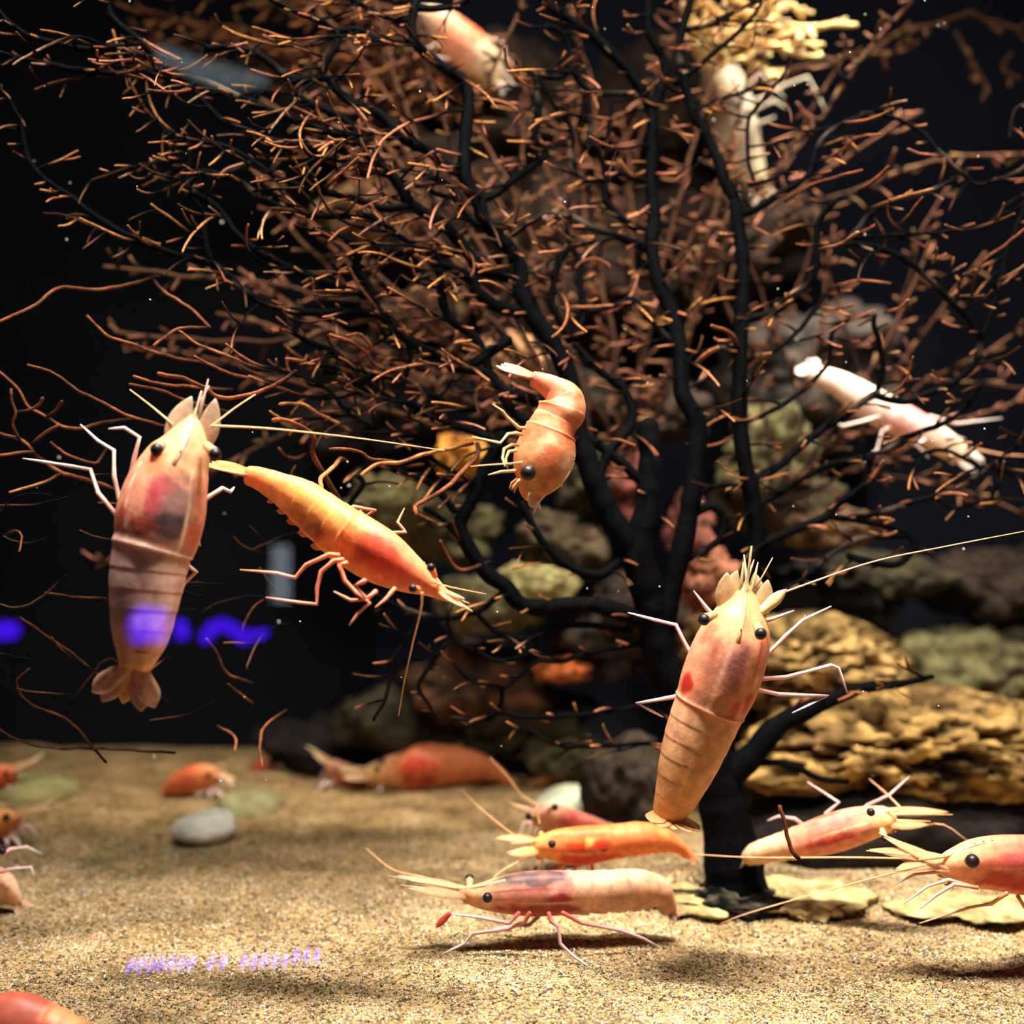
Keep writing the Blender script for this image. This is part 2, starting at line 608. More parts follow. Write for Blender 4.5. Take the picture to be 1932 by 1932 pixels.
PILE = [
    (870, 862, 52, 42, .74, lin(190, 110, 40), lin(240, 180, 80)), (735, 955, 80, 56, .78, OL, GRN), (1010, 1105, 66, 38, .74, GRN, lin(190, 180, 120)),  # the first boulder carries its lit look in the colour
    (925, 1140, 95, 52, .77, OL, GRN), (1060, 1030, 80, 66, .79, BRN, OL), (1182, 930, 48, 84, .70, BRN, RED), (1300, 1000, 42, 74, .70, BRN, RED),
    (1335, 1085, 48, 62, .69, BRN, lin(160, 96, 70)), (955, 690, 70, 52, .78, lin(150, 100, 70), lin(210, 160, 110)), (800, 600, 80, 48, .80, BRN, TAN),
    (700, 400, 100, 50, .82, BRN, lin(190, 150, 100)), (1445, 860, 80, 92, .77, OL, GRN), (1480, 955, 110, 66, .79, BRN, OL), (1560, 995, 100, 40, .77, BRN, TAN),
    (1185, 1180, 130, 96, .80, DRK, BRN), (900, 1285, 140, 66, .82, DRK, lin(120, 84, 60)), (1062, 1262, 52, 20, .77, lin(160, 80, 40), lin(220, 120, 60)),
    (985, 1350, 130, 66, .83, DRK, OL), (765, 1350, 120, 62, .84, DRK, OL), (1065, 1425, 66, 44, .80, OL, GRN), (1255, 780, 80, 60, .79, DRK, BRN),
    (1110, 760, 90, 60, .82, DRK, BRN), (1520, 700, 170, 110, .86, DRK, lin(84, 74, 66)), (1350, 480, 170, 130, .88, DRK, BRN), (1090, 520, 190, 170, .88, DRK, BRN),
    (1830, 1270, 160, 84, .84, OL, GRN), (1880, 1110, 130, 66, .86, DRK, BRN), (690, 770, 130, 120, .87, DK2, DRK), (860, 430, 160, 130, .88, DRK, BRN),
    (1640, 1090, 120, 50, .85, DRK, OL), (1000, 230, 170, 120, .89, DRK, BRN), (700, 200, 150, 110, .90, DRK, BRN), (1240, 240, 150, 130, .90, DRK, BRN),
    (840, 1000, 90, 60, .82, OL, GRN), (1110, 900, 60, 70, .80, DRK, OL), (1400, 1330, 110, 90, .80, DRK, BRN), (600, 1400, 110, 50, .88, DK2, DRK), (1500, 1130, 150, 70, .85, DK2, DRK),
]
BOULDER = {0: 'boulder with a lit glow painted in orange-yellow left of the small bent shrimp', 1: 'olive boulder right of the orange diving shrimp', 2: 'pale olive boulder low in the pile under the small bent shrimp', 3: 'wide olive boulder behind the snout of the orange shrimp',
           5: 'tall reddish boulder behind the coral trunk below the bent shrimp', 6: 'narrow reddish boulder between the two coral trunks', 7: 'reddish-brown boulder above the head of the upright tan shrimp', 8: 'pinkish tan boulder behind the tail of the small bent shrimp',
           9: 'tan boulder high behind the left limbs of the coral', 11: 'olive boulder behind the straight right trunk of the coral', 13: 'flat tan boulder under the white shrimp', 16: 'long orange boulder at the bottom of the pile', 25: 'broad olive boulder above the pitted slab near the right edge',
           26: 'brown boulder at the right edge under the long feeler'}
for i, (px, py, rx, ry, d, c0, c1) in enumerate(PILE):
    rock('reef_boulder', px, py, rx, ry, d, min(0.06, (rx + ry) / 2 / F * d * 1.1), c0, c1, 40 + i, BOULDER.get(i, 'dim dark boulder lost in the shadows of the rock pile'), 'rock pile behind the coral', sub=5, rough=0.36, freq=2.3)


# ------------------------------------------------------------------ the black coral
BLACK = lin(6, 6, 7)
DBRN = lin(34, 22, 18)
RUST = lin(130, 76, 48)
RUST2 = lin(172, 112, 70)
GREY = lin(130, 112, 96)


def fan_depth(x, y):
    """one smooth sheet that the whole fan follows, so every fork meets"""
    x = np.asarray(x, float)
    y = np.asarray(y, float)
    left = np.clip((1250 - x) / 1250, -0.4, 1.1)
    d = 0.575 - 0.075 * np.clip(left, 0, 1.1) - 0.02 * np.clip(-left, 0, 1)
    return d + 0.008 * np.sin(x / 170.0 + 1.0) * np.sin(y / 210.0) + 0.000012 * np.clip(900 - y, 0, 900)


def tip_colour(w):
    """bark is black on thick limbs and rust coloured on twigs of a few pixels"""
    t = np.clip((8.5 - np.asarray(w, float)) / 4.5, 0, 1)[:, None]
    return BLACK * (1 - t) + RUST * t


# (width at start, width at end, points)
LIMBS = [
    # trunk, base to crotch
    (118, 74, [(1392, 1712), (1385, 1640), (1372, 1560), (1360, 1500), (1345, 1440), (1318, 1370)]),
    (74, 40, [(1330, 1400), (1285, 1320), (1248, 1250), (1232, 1170), (1222, 1106), (1205, 1038), (1222, 953), (1227, 867), (1222, 800)]),
    (60, 9, [(1350, 1490), (1385, 1455), (1419, 1425), (1463, 1373), (1511, 1346), (1562, 1322), (1614, 1302), (1648, 1295), (1700, 1290), (1760, 1276)]),
    (46, 26, [(1240, 1230), (1262, 1130), (1290, 1020), (1305, 936), (1312, 867), (1316, 799), (1288, 745), (1285, 697), (1278, 630), (1268, 590), (1241, 530), (1228, 461)]),
    (27, 17, [(1228, 461), (1234, 410), (1228, 342), (1231, 239), (1228, 205), (1200, 154), (1166, 113), (1118, 68), (1050, 20), (1000, -25)]),
    (22, 15, [(1228, 215), (1251, 154), (1255, 120), (1238, 85), (1221, 51), (1228, -10)]),
    (40, 24, [(1300, 1310), (1370, 1180), (1415, 1070), (1428, 1004), (1415, 919), (1399, 833), (1395, 731), (1398, 600), (1403, 512), (1391, 410), (1388, 376)]),
    (24, 13, [(1388, 376), (1368, 342), (1357, 307), (1333, 256), (1306, 205), (1290, 150), (1282, 85), (1303, 0), (1310, -30)]),
    # big left limb
    (52, 30, [(1236, 1190), (1212, 1110), (1190, 1040), (1159, 987), (1122, 910), (1090, 810), (1072, 710), (1040, 645), (1000, 590), (982, 547), (982, 506), (961, 468)]),
    (30, 17, [(961, 468), (937, 444), (913, 417), (903, 383), (879, 342), (876, 307), (879, 256), (883, 188), (876, 154), (845, 133), (804, 102), (783, 79), (777, 44), (787, -10)]),
    (15, 9, [(783, 79), (725, 79), (674, 56), (635, 58), (608, 41), (547, 17), (500, -8)]),
    (15, 12, [(635, 58), (635, 85), (615, 120), (611, 147)]),
    (13, 8, [(777, 40), (725, 31), (684, 10), (660, -8)]),
    (13, 9, [(785, 15), (831, 17), (865, 10), (890, -8)]),
    (22, 14, [(879, 330), (845, 314), (804, 283), (760, 260), (719, 219), (674, 198), (640, 174), (615, 147), (581, 150), (547, 147), (512, 120), (478, 99), (427, 91), (386, 91)]),
    (15, 12, [(386, 91), (376, 120), (369, 148)]),
    (27, 14, [(961, 520), (906, 506), (872, 461), (831, 420), (777, 386), (760, 359), (742, 335), (708, 304), (678, 270), (650, 225), (588, 198), (565, 183)]),
    (17, 14, [(742, 335), (700, 285), (660, 263), (581, 236), (478, 195), (410, 164), (369, 150), (325, 133), (290, 102), (266, 79), (219, 41), (205, 20), (208, -8)]),
    (14, 8, [(330, 134), (273, 137), (198, 137), (137, 130), (68, 116), (0, 99), (-30, 95)]),
    (13, 8, [(266, 84), (205, 89), (154, 92), (102, 79), (51, 65), (14, 38), (-10, 10)]),
    (14, 11, [(742, 318), (691, 312), (660, 307), (615, 294), (588, 280), (512, 263), (471, 249), (427, 232), (383, 191), (369, 155)]),
    (16, 8, [(777, 390), (720, 392), (660, 372), (601, 362), (547, 345), (506, 325), (461, 294), (413, 273), (340, 262)]),
    (14, 11, [(740, 430), (700, 410), (660, 407), (581, 407), (533, 393), (495, 372), (444, 338), (393, 325), (358, 325)]),
    (9, 13, [(331, 263), (335, 294), (352, 320), (355, 362), (386, 400), (386, 444), (396, 492)]),
    (9, 10, [(331, 258), (355, 268), (355, 300), (352, 340)]),
    (18, 13, [(719, 594), (698, 557), (660, 547), (598, 526), (547, 506), (478, 468), (441, 434), (410, 393), (358, 358)]),
    (20, 17, [(961, 640), (870, 696), (833, 674), (786, 653), (750, 627), (719, 591), (707, 570), (691, 533), (671, 502), (678, 478), (667, 461), (640, 447), (590, 436)]),
    (18, 9, [(745, 622), (707, 590), (619, 591), (540, 584), (478, 560), (437, 530), (403, 499), (325, 478), (253, 451), (178, 407), (137, 372), (85, 338), (55, 301), (41, 246), (27, 205), (-5, 160)]),
    (15, 10, [(905, 772), (869, 772), (833, 755), (786, 731), (757, 715), (702, 708), (667, 696), (633, 665), (595, 648), (555, 629), (543, 600)]),
    (18, 9, [(960, 845), (917, 824), (881, 810), (845, 800), (809, 786), (781, 762), (738, 753), (698, 739), (662, 717), (633, 696), (590, 686)]),
    (9, 7, [(786, 821), (750, 821), (709, 808), (671, 788), (643, 767), (629, 743), (609, 729), (571, 710), (500, 698)]),
    (30, 18, [(1060, 760), (960, 740), (917, 703), (869, 696)]),
    (22, 16, [(1080, 800), (985, 790), (940, 727), (926, 707), (913, 669), (892, 632), (851, 604), (834, 560), (828, 482)]),
    (26, 18, [(982, 590), (930, 574), (896, 547), (893, 529), (852, 506), (811, 492)]),
    (15, 9, [(862, 475), (828, 482), (794, 475), (756, 447), (720, 430)]),
    (13, 11, [(903, 427), (879, 407), (859, 376), (845, 348), (794, 328), (742, 318)]),
    (11, 7, [(850, 372), (831, 369), (794, 352), (760, 342), (720, 330)]),
    # lower left limbs
    (36, 24, [(1240, 1180), (1159, 1151), (1107, 1141), (1022, 1147), (978, 1137), (954, 1106), (920, 1083), (892, 1045), (868, 997), (875, 970), (899, 929), (913, 884), (930, 854), (950, 820)]),
    (13, 9, [(954, 1112), (906, 1151), (886, 1158), (842, 1167), (790, 1158), (739, 1138), (700, 1118)]),
    (14, 10, [(1190, 1190), (1098, 1179), (1053, 1185), (1012, 1202), (978, 1202), (937, 1192), (903, 1161)]),
    (11, 8, [(1012, 1202), (1006, 1228), (960, 1246), (927, 1243), (893, 1226), (859, 1209), (842, 1170)]),
    (10, 7, [(842, 1213), (821, 1243), (794, 1281), (790, 1301), (811, 1332), (831, 1360)]),
    (9, 7, [(790, 1160), (766, 1209), (739, 1247), (732, 1305), (705, 1360)]),
    (11, 8, [(1215, 1215), (1122, 1230), (1064, 1247), (1012, 1250), (971, 1284), (944, 1298), (886, 1281), (862, 1257)]),
    (11, 8, [(948, 1299), (944, 1329), (930, 1353), (890, 1358), (852, 1353)]),
    (11, 8, [(1230, 1330), (1115, 1346), (1012, 1353), (940, 1345)]),
    (10, 7, [(1260, 1400), (1132, 1407), (1064, 1407), (1026, 1394), (992, 1370)]),
    (22, 14, [(1190, 1040), (1130, 1085), (1060, 1060), (1010, 1000), (985, 950)]),
    (16, 9, [(890, 1040), (834, 980), (800, 960)]),
    (15, 9, [(857, 965), (840, 941), (809, 912), (762, 893), (719, 879), (690, 880), (667, 891), (686, 912), (662, 948), (640, 985)]),
    (12, 9, [(892, 960), (886, 905), (857, 891), (809, 860), (786, 834), (800, 800)]),
    (11, 10, [(764, 712), (774, 679), (770, 650)]),
    # centre
    (15, 13, [(905, 378), (937, 366), (975, 335), (1016, 307), (1029, 290), (1009, 263), (1012, 239), (1016, 191), (1009, 143)]),
    (13, 10, [(1195, 178), (1125, 174), (1101, 161), (1077, 126), (1074, 85), (1060, 60), (1030, 50)]),
    (10, 10, [(1077, 132), (1050, 147), (1010, 143)]),
    (9, 8, [(1142, 342), (1101, 335), (1074, 314), (1081, 290), (1077, 239), (1050, 205), (1015, 150)]),
    (15, 10, [(1228, 437), (1193, 427), (1163, 403), (1142, 376), (1142, 342), (1139, 307), (1118, 273), (1115, 232), (1105, 188)]),
    (10, 9, [(1145, 300), (1149, 239), (1156, 184)]),
    (11, 9, [(1222, 345), (1173, 328), (1142, 310)]),
    (17, 12, [(1222, 468), (1169, 447), (1111, 427), (1077, 410), (1036, 407), (999, 420), (968, 444)]),
    (16, 11, [(1085, 640), (1101, 588), (1094, 547), (1091, 495), (1077, 461), (1060, 415)]),
    (16, 13, [(1075, 645), (1064, 615), (1043, 574), (1046, 529), (1057, 488), (1077, 465)]),
    (10, 9, [(1080, 466), (1132, 454), (1170, 447)]),
    (13, 9, [(1275, 655), (1248, 625), (1214, 591), (1193, 564), (1146, 581), (1105, 590)]),
    (20, 14, [(1130, 900), (1150, 850), (1190, 800), (1180, 740), (1120, 690), (1085, 650)]),
    (24, 16, [(1200, 1040), (1240, 960), (1180, 880), (1100, 820), (1060, 790)]),
    # right
    (17, 15, [(1415, 915), (1436, 902), (1477, 874), (1525, 830), (1580, 792), (1634, 755), (1658, 741)]),
    (13, 12, [(1650, 745), (1699, 758), (1750, 744), (1805, 717), (1840, 685), (1849, 640), (1825, 601), (1784, 560), (1750, 523), (1699, 485), (1648, 465), (1579, 461), (1543, 466)]),
    (11, 9, [(1655, 745), (1660, 724), (1665, 690), (1658, 645), (1648, 611), (1651, 592)]),
    (18, 11, [(1399, 610), (1419, 601), (1456, 591), (1494, 560), (1535, 523), (1542, 478), (1542, 427), (1562, 393), (1586, 372)]),
    (14, 10, [(1425, 960), (1443, 946), (1491, 915), (1562, 878), (1620, 866), (1665, 854), (1716, 823), (1778, 799), (1819, 772), (1850, 730)]),
    (20, 13, [(1425, 1035), (1450, 1021), (1511, 994), (1556, 977), (1586, 946), (1627, 919), (1637, 884), (1640, 862)]),
    (13, 15, [(1556, 975), (1614, 980), (1682, 994), (1719, 1014), (1722, 1038), (1690, 1066), (1640, 1060), (1600, 1050)]),
    (14, 8, [(1719, 1010), (1631, 1014), (1580, 1038), (1511, 1093), (1470, 1120)]),
    (13, 8, [(1600, 978), (1648, 970), (1716, 949), (1805, 922), (1853, 891), (1900, 857), (1950, 825)]),
    (16, 8, [(1392, 405), (1422, 396), (1477, 362), (1525, 331), (1538, 290), (1555, 260), (1590, 232), (1654, 212)]),
    (9, 8, [(1625, 214), (1675, 219), (1733, 246), (1778, 290), (1825, 335), (1853, 348), (1918, 324), (1950, 300)]),
    (11, 10, [(1590, 455), (1620, 430), (1634, 410), (1682, 379), (1750, 362), (1805, 338)]),
    (9, 8, [(1610, 448), (1699, 444), (1805, 434), (1863, 424), (1904, 383), (1945, 360)]),
    (8, 7, [(1425, 345), (1412, 300), (1412, 232), (1426, 205), (1477, 143)]),
    (8, 8, [(1412, 350), (1450, 340), (1480, 325)]),
    (9, 6, [(1300, 215), (1350, 190), (1426, 164), (1432, 145)]),
    (12, 7, [(1272, 160), (1357, 92), (1409, 44), (1443, -8)]),
    (11, 7, [(1290, 55), (1340, 45), (1400, 15), (1440, -8)]),
    (9, 8, [(1400, 690), (1415, 676), (1463, 659), (1504, 625), (1532, 594), (1559, 553)]),
    (10, 8, [(1398, 803), (1409, 796), (1463, 772), (1511, 741), (1545, 707), (1566, 676), (1569, 628), (1600, 604), (1651, 592)]),
    (10, 10, [(1310, 935), (1333, 925), (1368, 915), (1408, 919)]),
    (18, 14, [(1300, 975), (1340, 955), (1365, 975), (1362, 1012), (1335, 1035), (1290, 1060)]),
    (12, 9, [(1280, 690), (1318, 668), (1370, 655), (1395, 655)]),
    (9, 6, [(1720, 860), (1780, 850), (1850, 880), (1932, 900)]),
    (8, 6, [(1760, 935), (1800, 960), (1870, 940), (1940, 945)]),
    (10, 7, [(1850, 650), (1880, 560), (1900, 470), (1930, 400), (1950, 330)]),
    (8, 6, [(1885, 545), (1820, 520), (1805, 570), (1790, 585)]),
    (9, 6, [(1905, 265), (1915, 210), (1945, 190)]),
    (14, 10, [(1415, 1440), (1480, 1440), (1550, 1470), (1600, 1475)]),
]
# thin traced twigs: (start width, end width, depth offset at start, at end, points)
TWIGS = [
    (7, 6, 0, -.02, [(300, 521), (286, 525), (226, 541), (167, 547), (124, 541), (93, 553), (67, 576), (0, 606), (-20, 615)]),
    (6, 6, 0, -.02, [(286, 525), (312, 551), (357, 580), (395, 618)]),
    (6, 6, -.02, -.03, [(395, 618), (338, 620), (309, 639), (290, 653)]),
    (6, 6, 0, -.02, [(420, 690), (340, 677), (286, 663), (250, 649), (209, 637), (190, 622), (164, 596)]),
    (6, 5, 0, -.02, [(370, 812), (305, 803), (238, 782), (190, 758), (143, 734), (100, 703), (52, 689)]),
    (7, 5, 0, .0, [(250, 790), (190, 798), (152, 808), (119, 806), (88, 787), (52, 765), (36, 737), (0, 703), (-20, 690)]),
    (6, 6, 0, -.01, [(40, 835), (24, 800), (29, 777), (22, 755), (21, 735)]),
    (6, 6, 0, -.01, [(29, 777), (55, 773), (74, 763), (81, 750)]),
    (6, 6, 0, -.01, [(88, 787), (108, 772), (117, 757)]),
    (9, 6, 0, 0, [(230, 930), (190, 913), (120, 893), (100, 884), (71, 860), (43, 832), (0, 818), (-20, 812)]),
    (6, 6, 0, -.01, [(57, 839), (90, 813), (112, 803)]),
    (6, 6, 0, -.01, [(71, 855), (52, 853), (0, 860), (-20, 863)]),
    (6, 5, 0, -.01, [(202, 846), (185, 872), (179, 875), (131, 860), (95, 834)]),
    (6, 5, 0, -.01, [(120, 893), (107, 896), (83, 910), (17, 929)]),
    (8, 8, -.07, -.09, [(560, 700), (536, 716), (500, 735), (440, 751), (409, 748), (386, 732), (345, 713), (298, 706)]),
    (6, 6, -.01, -.03, [(440, 735), (392, 733), (357, 729), (305, 725), (252, 710)]),
    (6, 6, -.01, -.03, [(440, 780), (350, 756), (305, 737), (243, 725)]),
    (6, 5, -.01, -.03, [(500, 700), (460, 685), (440, 675), (381, 653), (338, 625)]),
    (6, 5, -.01, -.03, [(520, 720), (448, 708), (400, 690), (367, 672)]),
    (10, 9, -.045, -.08, [(900, 836), (902, 846), (897, 867), (881, 881), (864, 900), (833, 927), (798, 946), (783, 955), (786, 970)]),
    (7, 8, -.04, -.07, [(893, 836), (838, 848), (798, 858), (757, 872), (709, 877), (683, 896)]),
    (6, 6, -.055, -.07, [(757, 872), (700, 866), (680, 852), (640, 846), (622, 848)]),
    (9, 9, -.04, -.09, [(655, 870), (643, 865), (633, 879), (605, 903), (607, 924), (602, 941)]),
    (11, 9, -.02, -.07, [(660, 985), (633, 934), (607, 889), (588, 853), (593, 831), (579, 812), (540, 793), (514, 793)]),
    (7, 6, 0, -.03, [(600, 690), (590, 686), (579, 672), (574, 681), (540, 677)]),
    (6, 6, 0, -.03, [(660, 690), (700, 660), (680, 632), (655, 633)]),
    (8, 7, 0, -.03, [(760, 703), (710, 690), (690, 665), (660, 645), (622, 632)]),
    (6, 6, 0, -.03, [(690, 830), (640, 800), (600, 780), (570, 762), (528, 763)]),
    (6, 5, 0, -.02, [(575, 855), (560, 865), (540, 860), (527, 845)]),
    (7, 5, 0, -.02, [(925, 1060), (870, 1075), (840, 1040), (830, 1020)]),
    (5, 5, 0, 0, [(130, 1330), (160, 1290), (200, 1245), (245, 1260)]),
    (6, 5, 0, 0, [(320, 1325), (240, 1290), (180, 1268), (145, 1240), (38, 1165)]),
    (5, 5, 0, 0, [(330, 1420), (180, 1412), (100, 1412), (40, 1398), (0, 1378), (-10, 1370)]),
    (5, 5, 0, 0, [(200, 1440), (130, 1360), (60, 1330), (30, 1290), (55, 1262)]),
    (5, 5, 0, 0, [(180, 1150), (200, 1130), (150, 1128), (85, 1118)]),
    (6, 6, 0, -.02, [(540, 1340), (500, 1370), (490, 1410), (495, 1448)]),
    (6, 6, 0, -.02, [(410, 1370), (430, 1380), (446, 1395), (442, 1418)]),
    (5, 5, 0, -.02, [(480, 1290), (430, 1270), (405, 1225), (390, 1205)]),
    (5, 5, 0, -.02, [(480, 1330), (455, 1310), (430, 1290)]),
    (5, 4, 0, -.02, [(10, 1010), (30, 1000), (42, 1012), (35, 1040)]),
    (8, 8, -.09, -.09, [(1508, 1620), (1494, 1606), (1486, 1580), (1478, 1545), (1470, 1520)]),
    (8, 7, 0, -.04, [(1395, 660), (1380, 630), (1350, 617), (1343, 615)]),
    (9, 9, -.01, -.03, [(1310, 690), (1335, 668), (1355, 656)]),
    (7, 6, -.02, -.05, [(1590, 232), (1640, 225), (1676, 210)]),
    (6, 5, 0, -.03, [(1480, 380), (1530, 350), (1590, 330), (1626, 321)]),
    (7, 7, -.02, -.04, [(1620, 360), (1650, 340), (1677, 315)]),
    (6, 5, 0, -.03, [(1590, 290), (1610, 262), (1662, 253)]),
    (7, 7, -.02, -.04, [(1640, 395), (1700, 372), (1760, 358)]),
    (7, 7, -.02, -.04, [(1545, 470), (1590, 458), (1620, 438)]),
    (6, 5, 0, -.03, [(1560, 545), (1620, 530), (1680, 535)]),
    (6, 5, 0, -.03, [(1670, 590), (1700, 580), (1714, 566)]),
    (6, 5, 0, -.03, [(1545, 580), (1580, 583), (1610, 575)]),
    (6, 5, 0, -.03, [(1830, 570), (1850, 500), (1900, 460), (1935, 430)]),
]

coral = empty('black_coral', tuple(P(1390, 1695, 0.573)))
tag(coral, 'large black branching coral with rust-brown twigs rising from the sand', 'coral')
FOOT = tuple(P(1390, 1695, 0.573))


def px_tube(mb, pts, w, cols, sides, dfun=None, doff=None, wob=0.0):
    pts = np.asarray(pts, float)
    d = fan_depth(pts[:, 0], pts[:, 1]) if dfun is None else dfun(pts[:, 0], pts[:, 1])
    if doff is not None:
        d = d + doff
    xyz = np.stack([(pts[:, 0] - 966) / F * d, d, H - (pts[:, 1] - 966) / F * d], 1)
    r = np.asarray(w) / 2 / F * d
    if wob:
        xyz = xyz + wob * np.stack([vnoise(xyz * 120, 3), vnoise(xyz * 120, 4), vnoise(xyz * 120, 5)], 1)
    tube(mb, xyz, r, cols, sides)
    return xyz


limb_curves = []
for (w0, w1, pts) in LIMBS:
    c = catmull(pts, 7)
    n = len(c)
    t = np.linspace(0, 1, n)
    w = w0 + (w1 - w0) * t
    w = w * (1 + 0.10 * vnoise(np.stack([c[:, 0] / 22, c[:, 1] / 22, t * 0], 1), 2))
    if w0 > 100:
        w = w * (1 + 0.5 * np.clip((c[:, 1] - 1660) / 60, 0, 1) ** 2)
    c = c + 1.6 * np.stack([vnoise(np.stack([c[:, 0] / 26, c[:, 1] / 26, t * 0 + 5], 1), 7), vnoise(np.stack([c[:, 0] / 26, c[:, 1] / 26, t * 0 + 9], 1), 8)], 1) * min(1, 14 / w0)
    mb = MB()
    g = np.clip(vnoise(np.stack([c[:, 0] / 60, c[:, 1] / 60, t * 0 + w0], 1), 21) - 0.55, 0, 1)[:, None] * (w < 16)[:, None] * 1.2
    cols = BLACK * (1 - g) + GREY * 0.6 * g
    brown = np.clip((9.0 - w) / 3.0, 0, 1)[:, None]
    cols = cols * (1 - 0.55 * brown) + DBRN * 0.55 * brown
    px_tube(mb, c, w, cols, 12 if w0 > 40 else (9 if w0 > 18 else 7))
    nm = 'trunk' if w0 > 100 else 'branch'
    ob = mb.build(nm, MAT['coral'], coral)
    limb_curves.append((c, w, ob))
hb = bmesh.new()
bmesh.ops.create_icosphere(hb, subdivisions=5, radius=1.0)
hv = np.array([q.co for q in hb.verts])
hf = [tuple(q.index for q in t.verts) for t in hb.faces]
hb.free()
hk = 1 + 0.35 * fbm(hv * 2.2, 61, 5)
hv = hv * hk[:, None] * np.array([0.026, 0.022, 0.010])
mb = MB()
hc = np.clip(0.5 + 0.9 * fbm(hv * 160, 66, 3) - 0.35, 0, 1)[:, None]
mb.add(hv + P(1392, 1706, 0.565), hf, BLACK * (1 - hc) + lin(90, 80, 62) * hc)
mb.build('holdfast', MAT['coral'], coral)

# twigs: traced ones and grown ones; the 300 largest are objects, the fine rest is one part
grown = []     # (size, points(px,py), widths, depth offsets, colours, owner)


def twig_cols(w, seed, amount=1.0):  # light on the tips and dark bases are painted along each twig
    n = len(w)
    u = np.linspace(0, 1, n)
    st = random.uniform(0.1, 0.65)
    k = np.clip((u - st) / 0.3, 0, 1)[:, None] * amount * (1.0 if random.random() < 0.72 else 0.25)
    tip = (RUST + (RUST2 - RUST) * random.random()) * random.uniform(0.45, 1.05)
    hue = random.random()
    if hue < 0.22:
        tip = tip * 0.4 + lin(176, 124, 66) * 0.6
    elif hue < 0.34:
        tip = tip * 0.4 + lin(180, 112, 88) * 0.6
    if random.random() < 0.10:
        tip = tip * 0.6 + GREY * 0.4
    return BLACK * (1 - k) + tip * k


for (w0, w1, o0, o1, pts) in TWIGS:
    c = catmull(pts, 7)
    u = np.linspace(0, 1, len(c))
    w = w0 + (w1 - w0) * u
    c = c + 1.3 * np.stack([vnoise(np.stack([c[:, 0] / 15, c[:, 1] / 15, u * 0 + 5], 1), 7), vnoise(np.stack([c[:, 0] / 15, c[:, 1] / 15, u * 0 + 9], 1), 8)], 1)
    k = np.clip((u - 0.05) / 0.3, 0, 1)[:, None]
    tip = RUST if random.random() < 0.7 else RUST2
    k = k * np.clip(0.72 + 0.5 * vnoise(np.stack([c[:, 0] / 24, c[:, 1] / 24, u * 0 + len(pts)], 1), 44), 0.15, 1)[:, None]
    cols = DBRN * (1 - k) + tip * k
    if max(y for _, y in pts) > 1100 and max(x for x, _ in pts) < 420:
        cols = cols * 0.3  # weak light at lower left put in by darkening the twig colour
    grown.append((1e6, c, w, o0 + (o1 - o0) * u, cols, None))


def grow(x, y, off, ang, length, w0, w1, curl, dvel, owner, amount=1.0):
    n = max(4, int(length / 8))
    a = ang
    pts, offs = [(x, y)], [off]
    st = length / n
    for i in range(n):
        a += curl * st + random.gauss(0, 0.07)
        x += math.cos(a) * st
        y -= math.sin(a) * st
        pts.append((x, y))
        offs.append(offs[-1] + dvel * st)
    w = np.linspace(w0, w1, n + 1)
    grown.append((length * w0, np.array(pts), w, np.array(offs), twig_cols(w, 0, amount), owner))
    return np.array(pts), np.array(offs), a


for (c, w, ob) in limb_curves:
    if w[0] > 100:
        continue
    acc = random.random() * 20
    for i in range(1, len(c)):
        acc += np.linalg.norm(c[i] - c[i - 1])
        x, y = c[i]
        if not (-60 < x < 1990 and -60 < y < 1440):
            continue
        if w[i] > 34:
            continue
        left = x < 1120
        dens = 15 if (left and y < 800) else (26 if y < 900 else 42)
        if x > 1420:
            dens = 34
        if x < 520:
            dens = 25
        if acc < dens * (0.6 + 0.8 * random.random()):
            continue
        acc = 0
        back = random.random() < (0.25 if left else 0.4)
        if left:
            base = math.pi - 0.12 if not back else -0.1
        elif x < 1360:
            base = math.pi if random.random() < 0.5 else 0.0
        else:
            base = 0.25 if not back else math.pi + 0.2
        ang = base + random.gauss(0, 0.38)
        ln = 22 + 58 * random.random() ** 1.6 + (60 * (random.random() < 0.10))
        ww = 4.4 + 2.2 * random.random()
        dv = random.uniform(-0.00055, 0.0001)
        pts, offs, a = grow(x, y, 0.0, ang, ln, ww, ww * 0.72, random.gauss(0, 0.008), dv, ob)
        if ln > 45 and random.random() < 0.5:
            k = len(pts) // 2
            grow(pts[k][0], pts[k][1], offs[k], ang + random.choice((-0.7, 0.7)), ln * 0.45, ww * 0.8, ww * 0.6, random.gauss(0, 0.01), dv, ob)

# thin wandering branchlets reaching to the far left, dark with the lit tips painted on
for k in range(70):
    c, w, ob = random.choice([q for q in limb_curves if q[0][:, 0].min() < 900 and q[0][:, 1].max() < 900])
    i = random.randrange(len(c))
    x, y = c[i]
    if x > 900:
        continue
    ln = 90 + 170 * random.random()
    pts, offs, a = grow(x, y, 0, math.pi + random.gauss(-0.15, 0.35), ln, 6.5, 5, random.gauss(0, 0.003), random.uniform(-0.00025, 0.00015), ob, 0.75)
    for j in range(3, len(pts), 5):
        if random.random() < 0.7:
            grow(pts[j][0], pts[j][1], offs[j], math.pi + random.gauss(0, 0.6), 20 + 40 * random.random(), 5.4, 4, random.gauss(0, 0.012), random.uniform(-0.0005, 0), ob)
# branchlets at lower left, dimmed by weak tip colour for the dark water
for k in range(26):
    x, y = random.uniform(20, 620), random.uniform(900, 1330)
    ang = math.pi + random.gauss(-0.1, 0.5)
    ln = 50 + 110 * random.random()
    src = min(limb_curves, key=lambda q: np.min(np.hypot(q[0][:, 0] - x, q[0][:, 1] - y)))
    pts, offs, a = grow(x, y, -0.01, ang, ln, 4.6, 3.8, random.gauss(0, 0.006), 0, src[2], 0.2 if random.random() < 0.7 else 0.6)

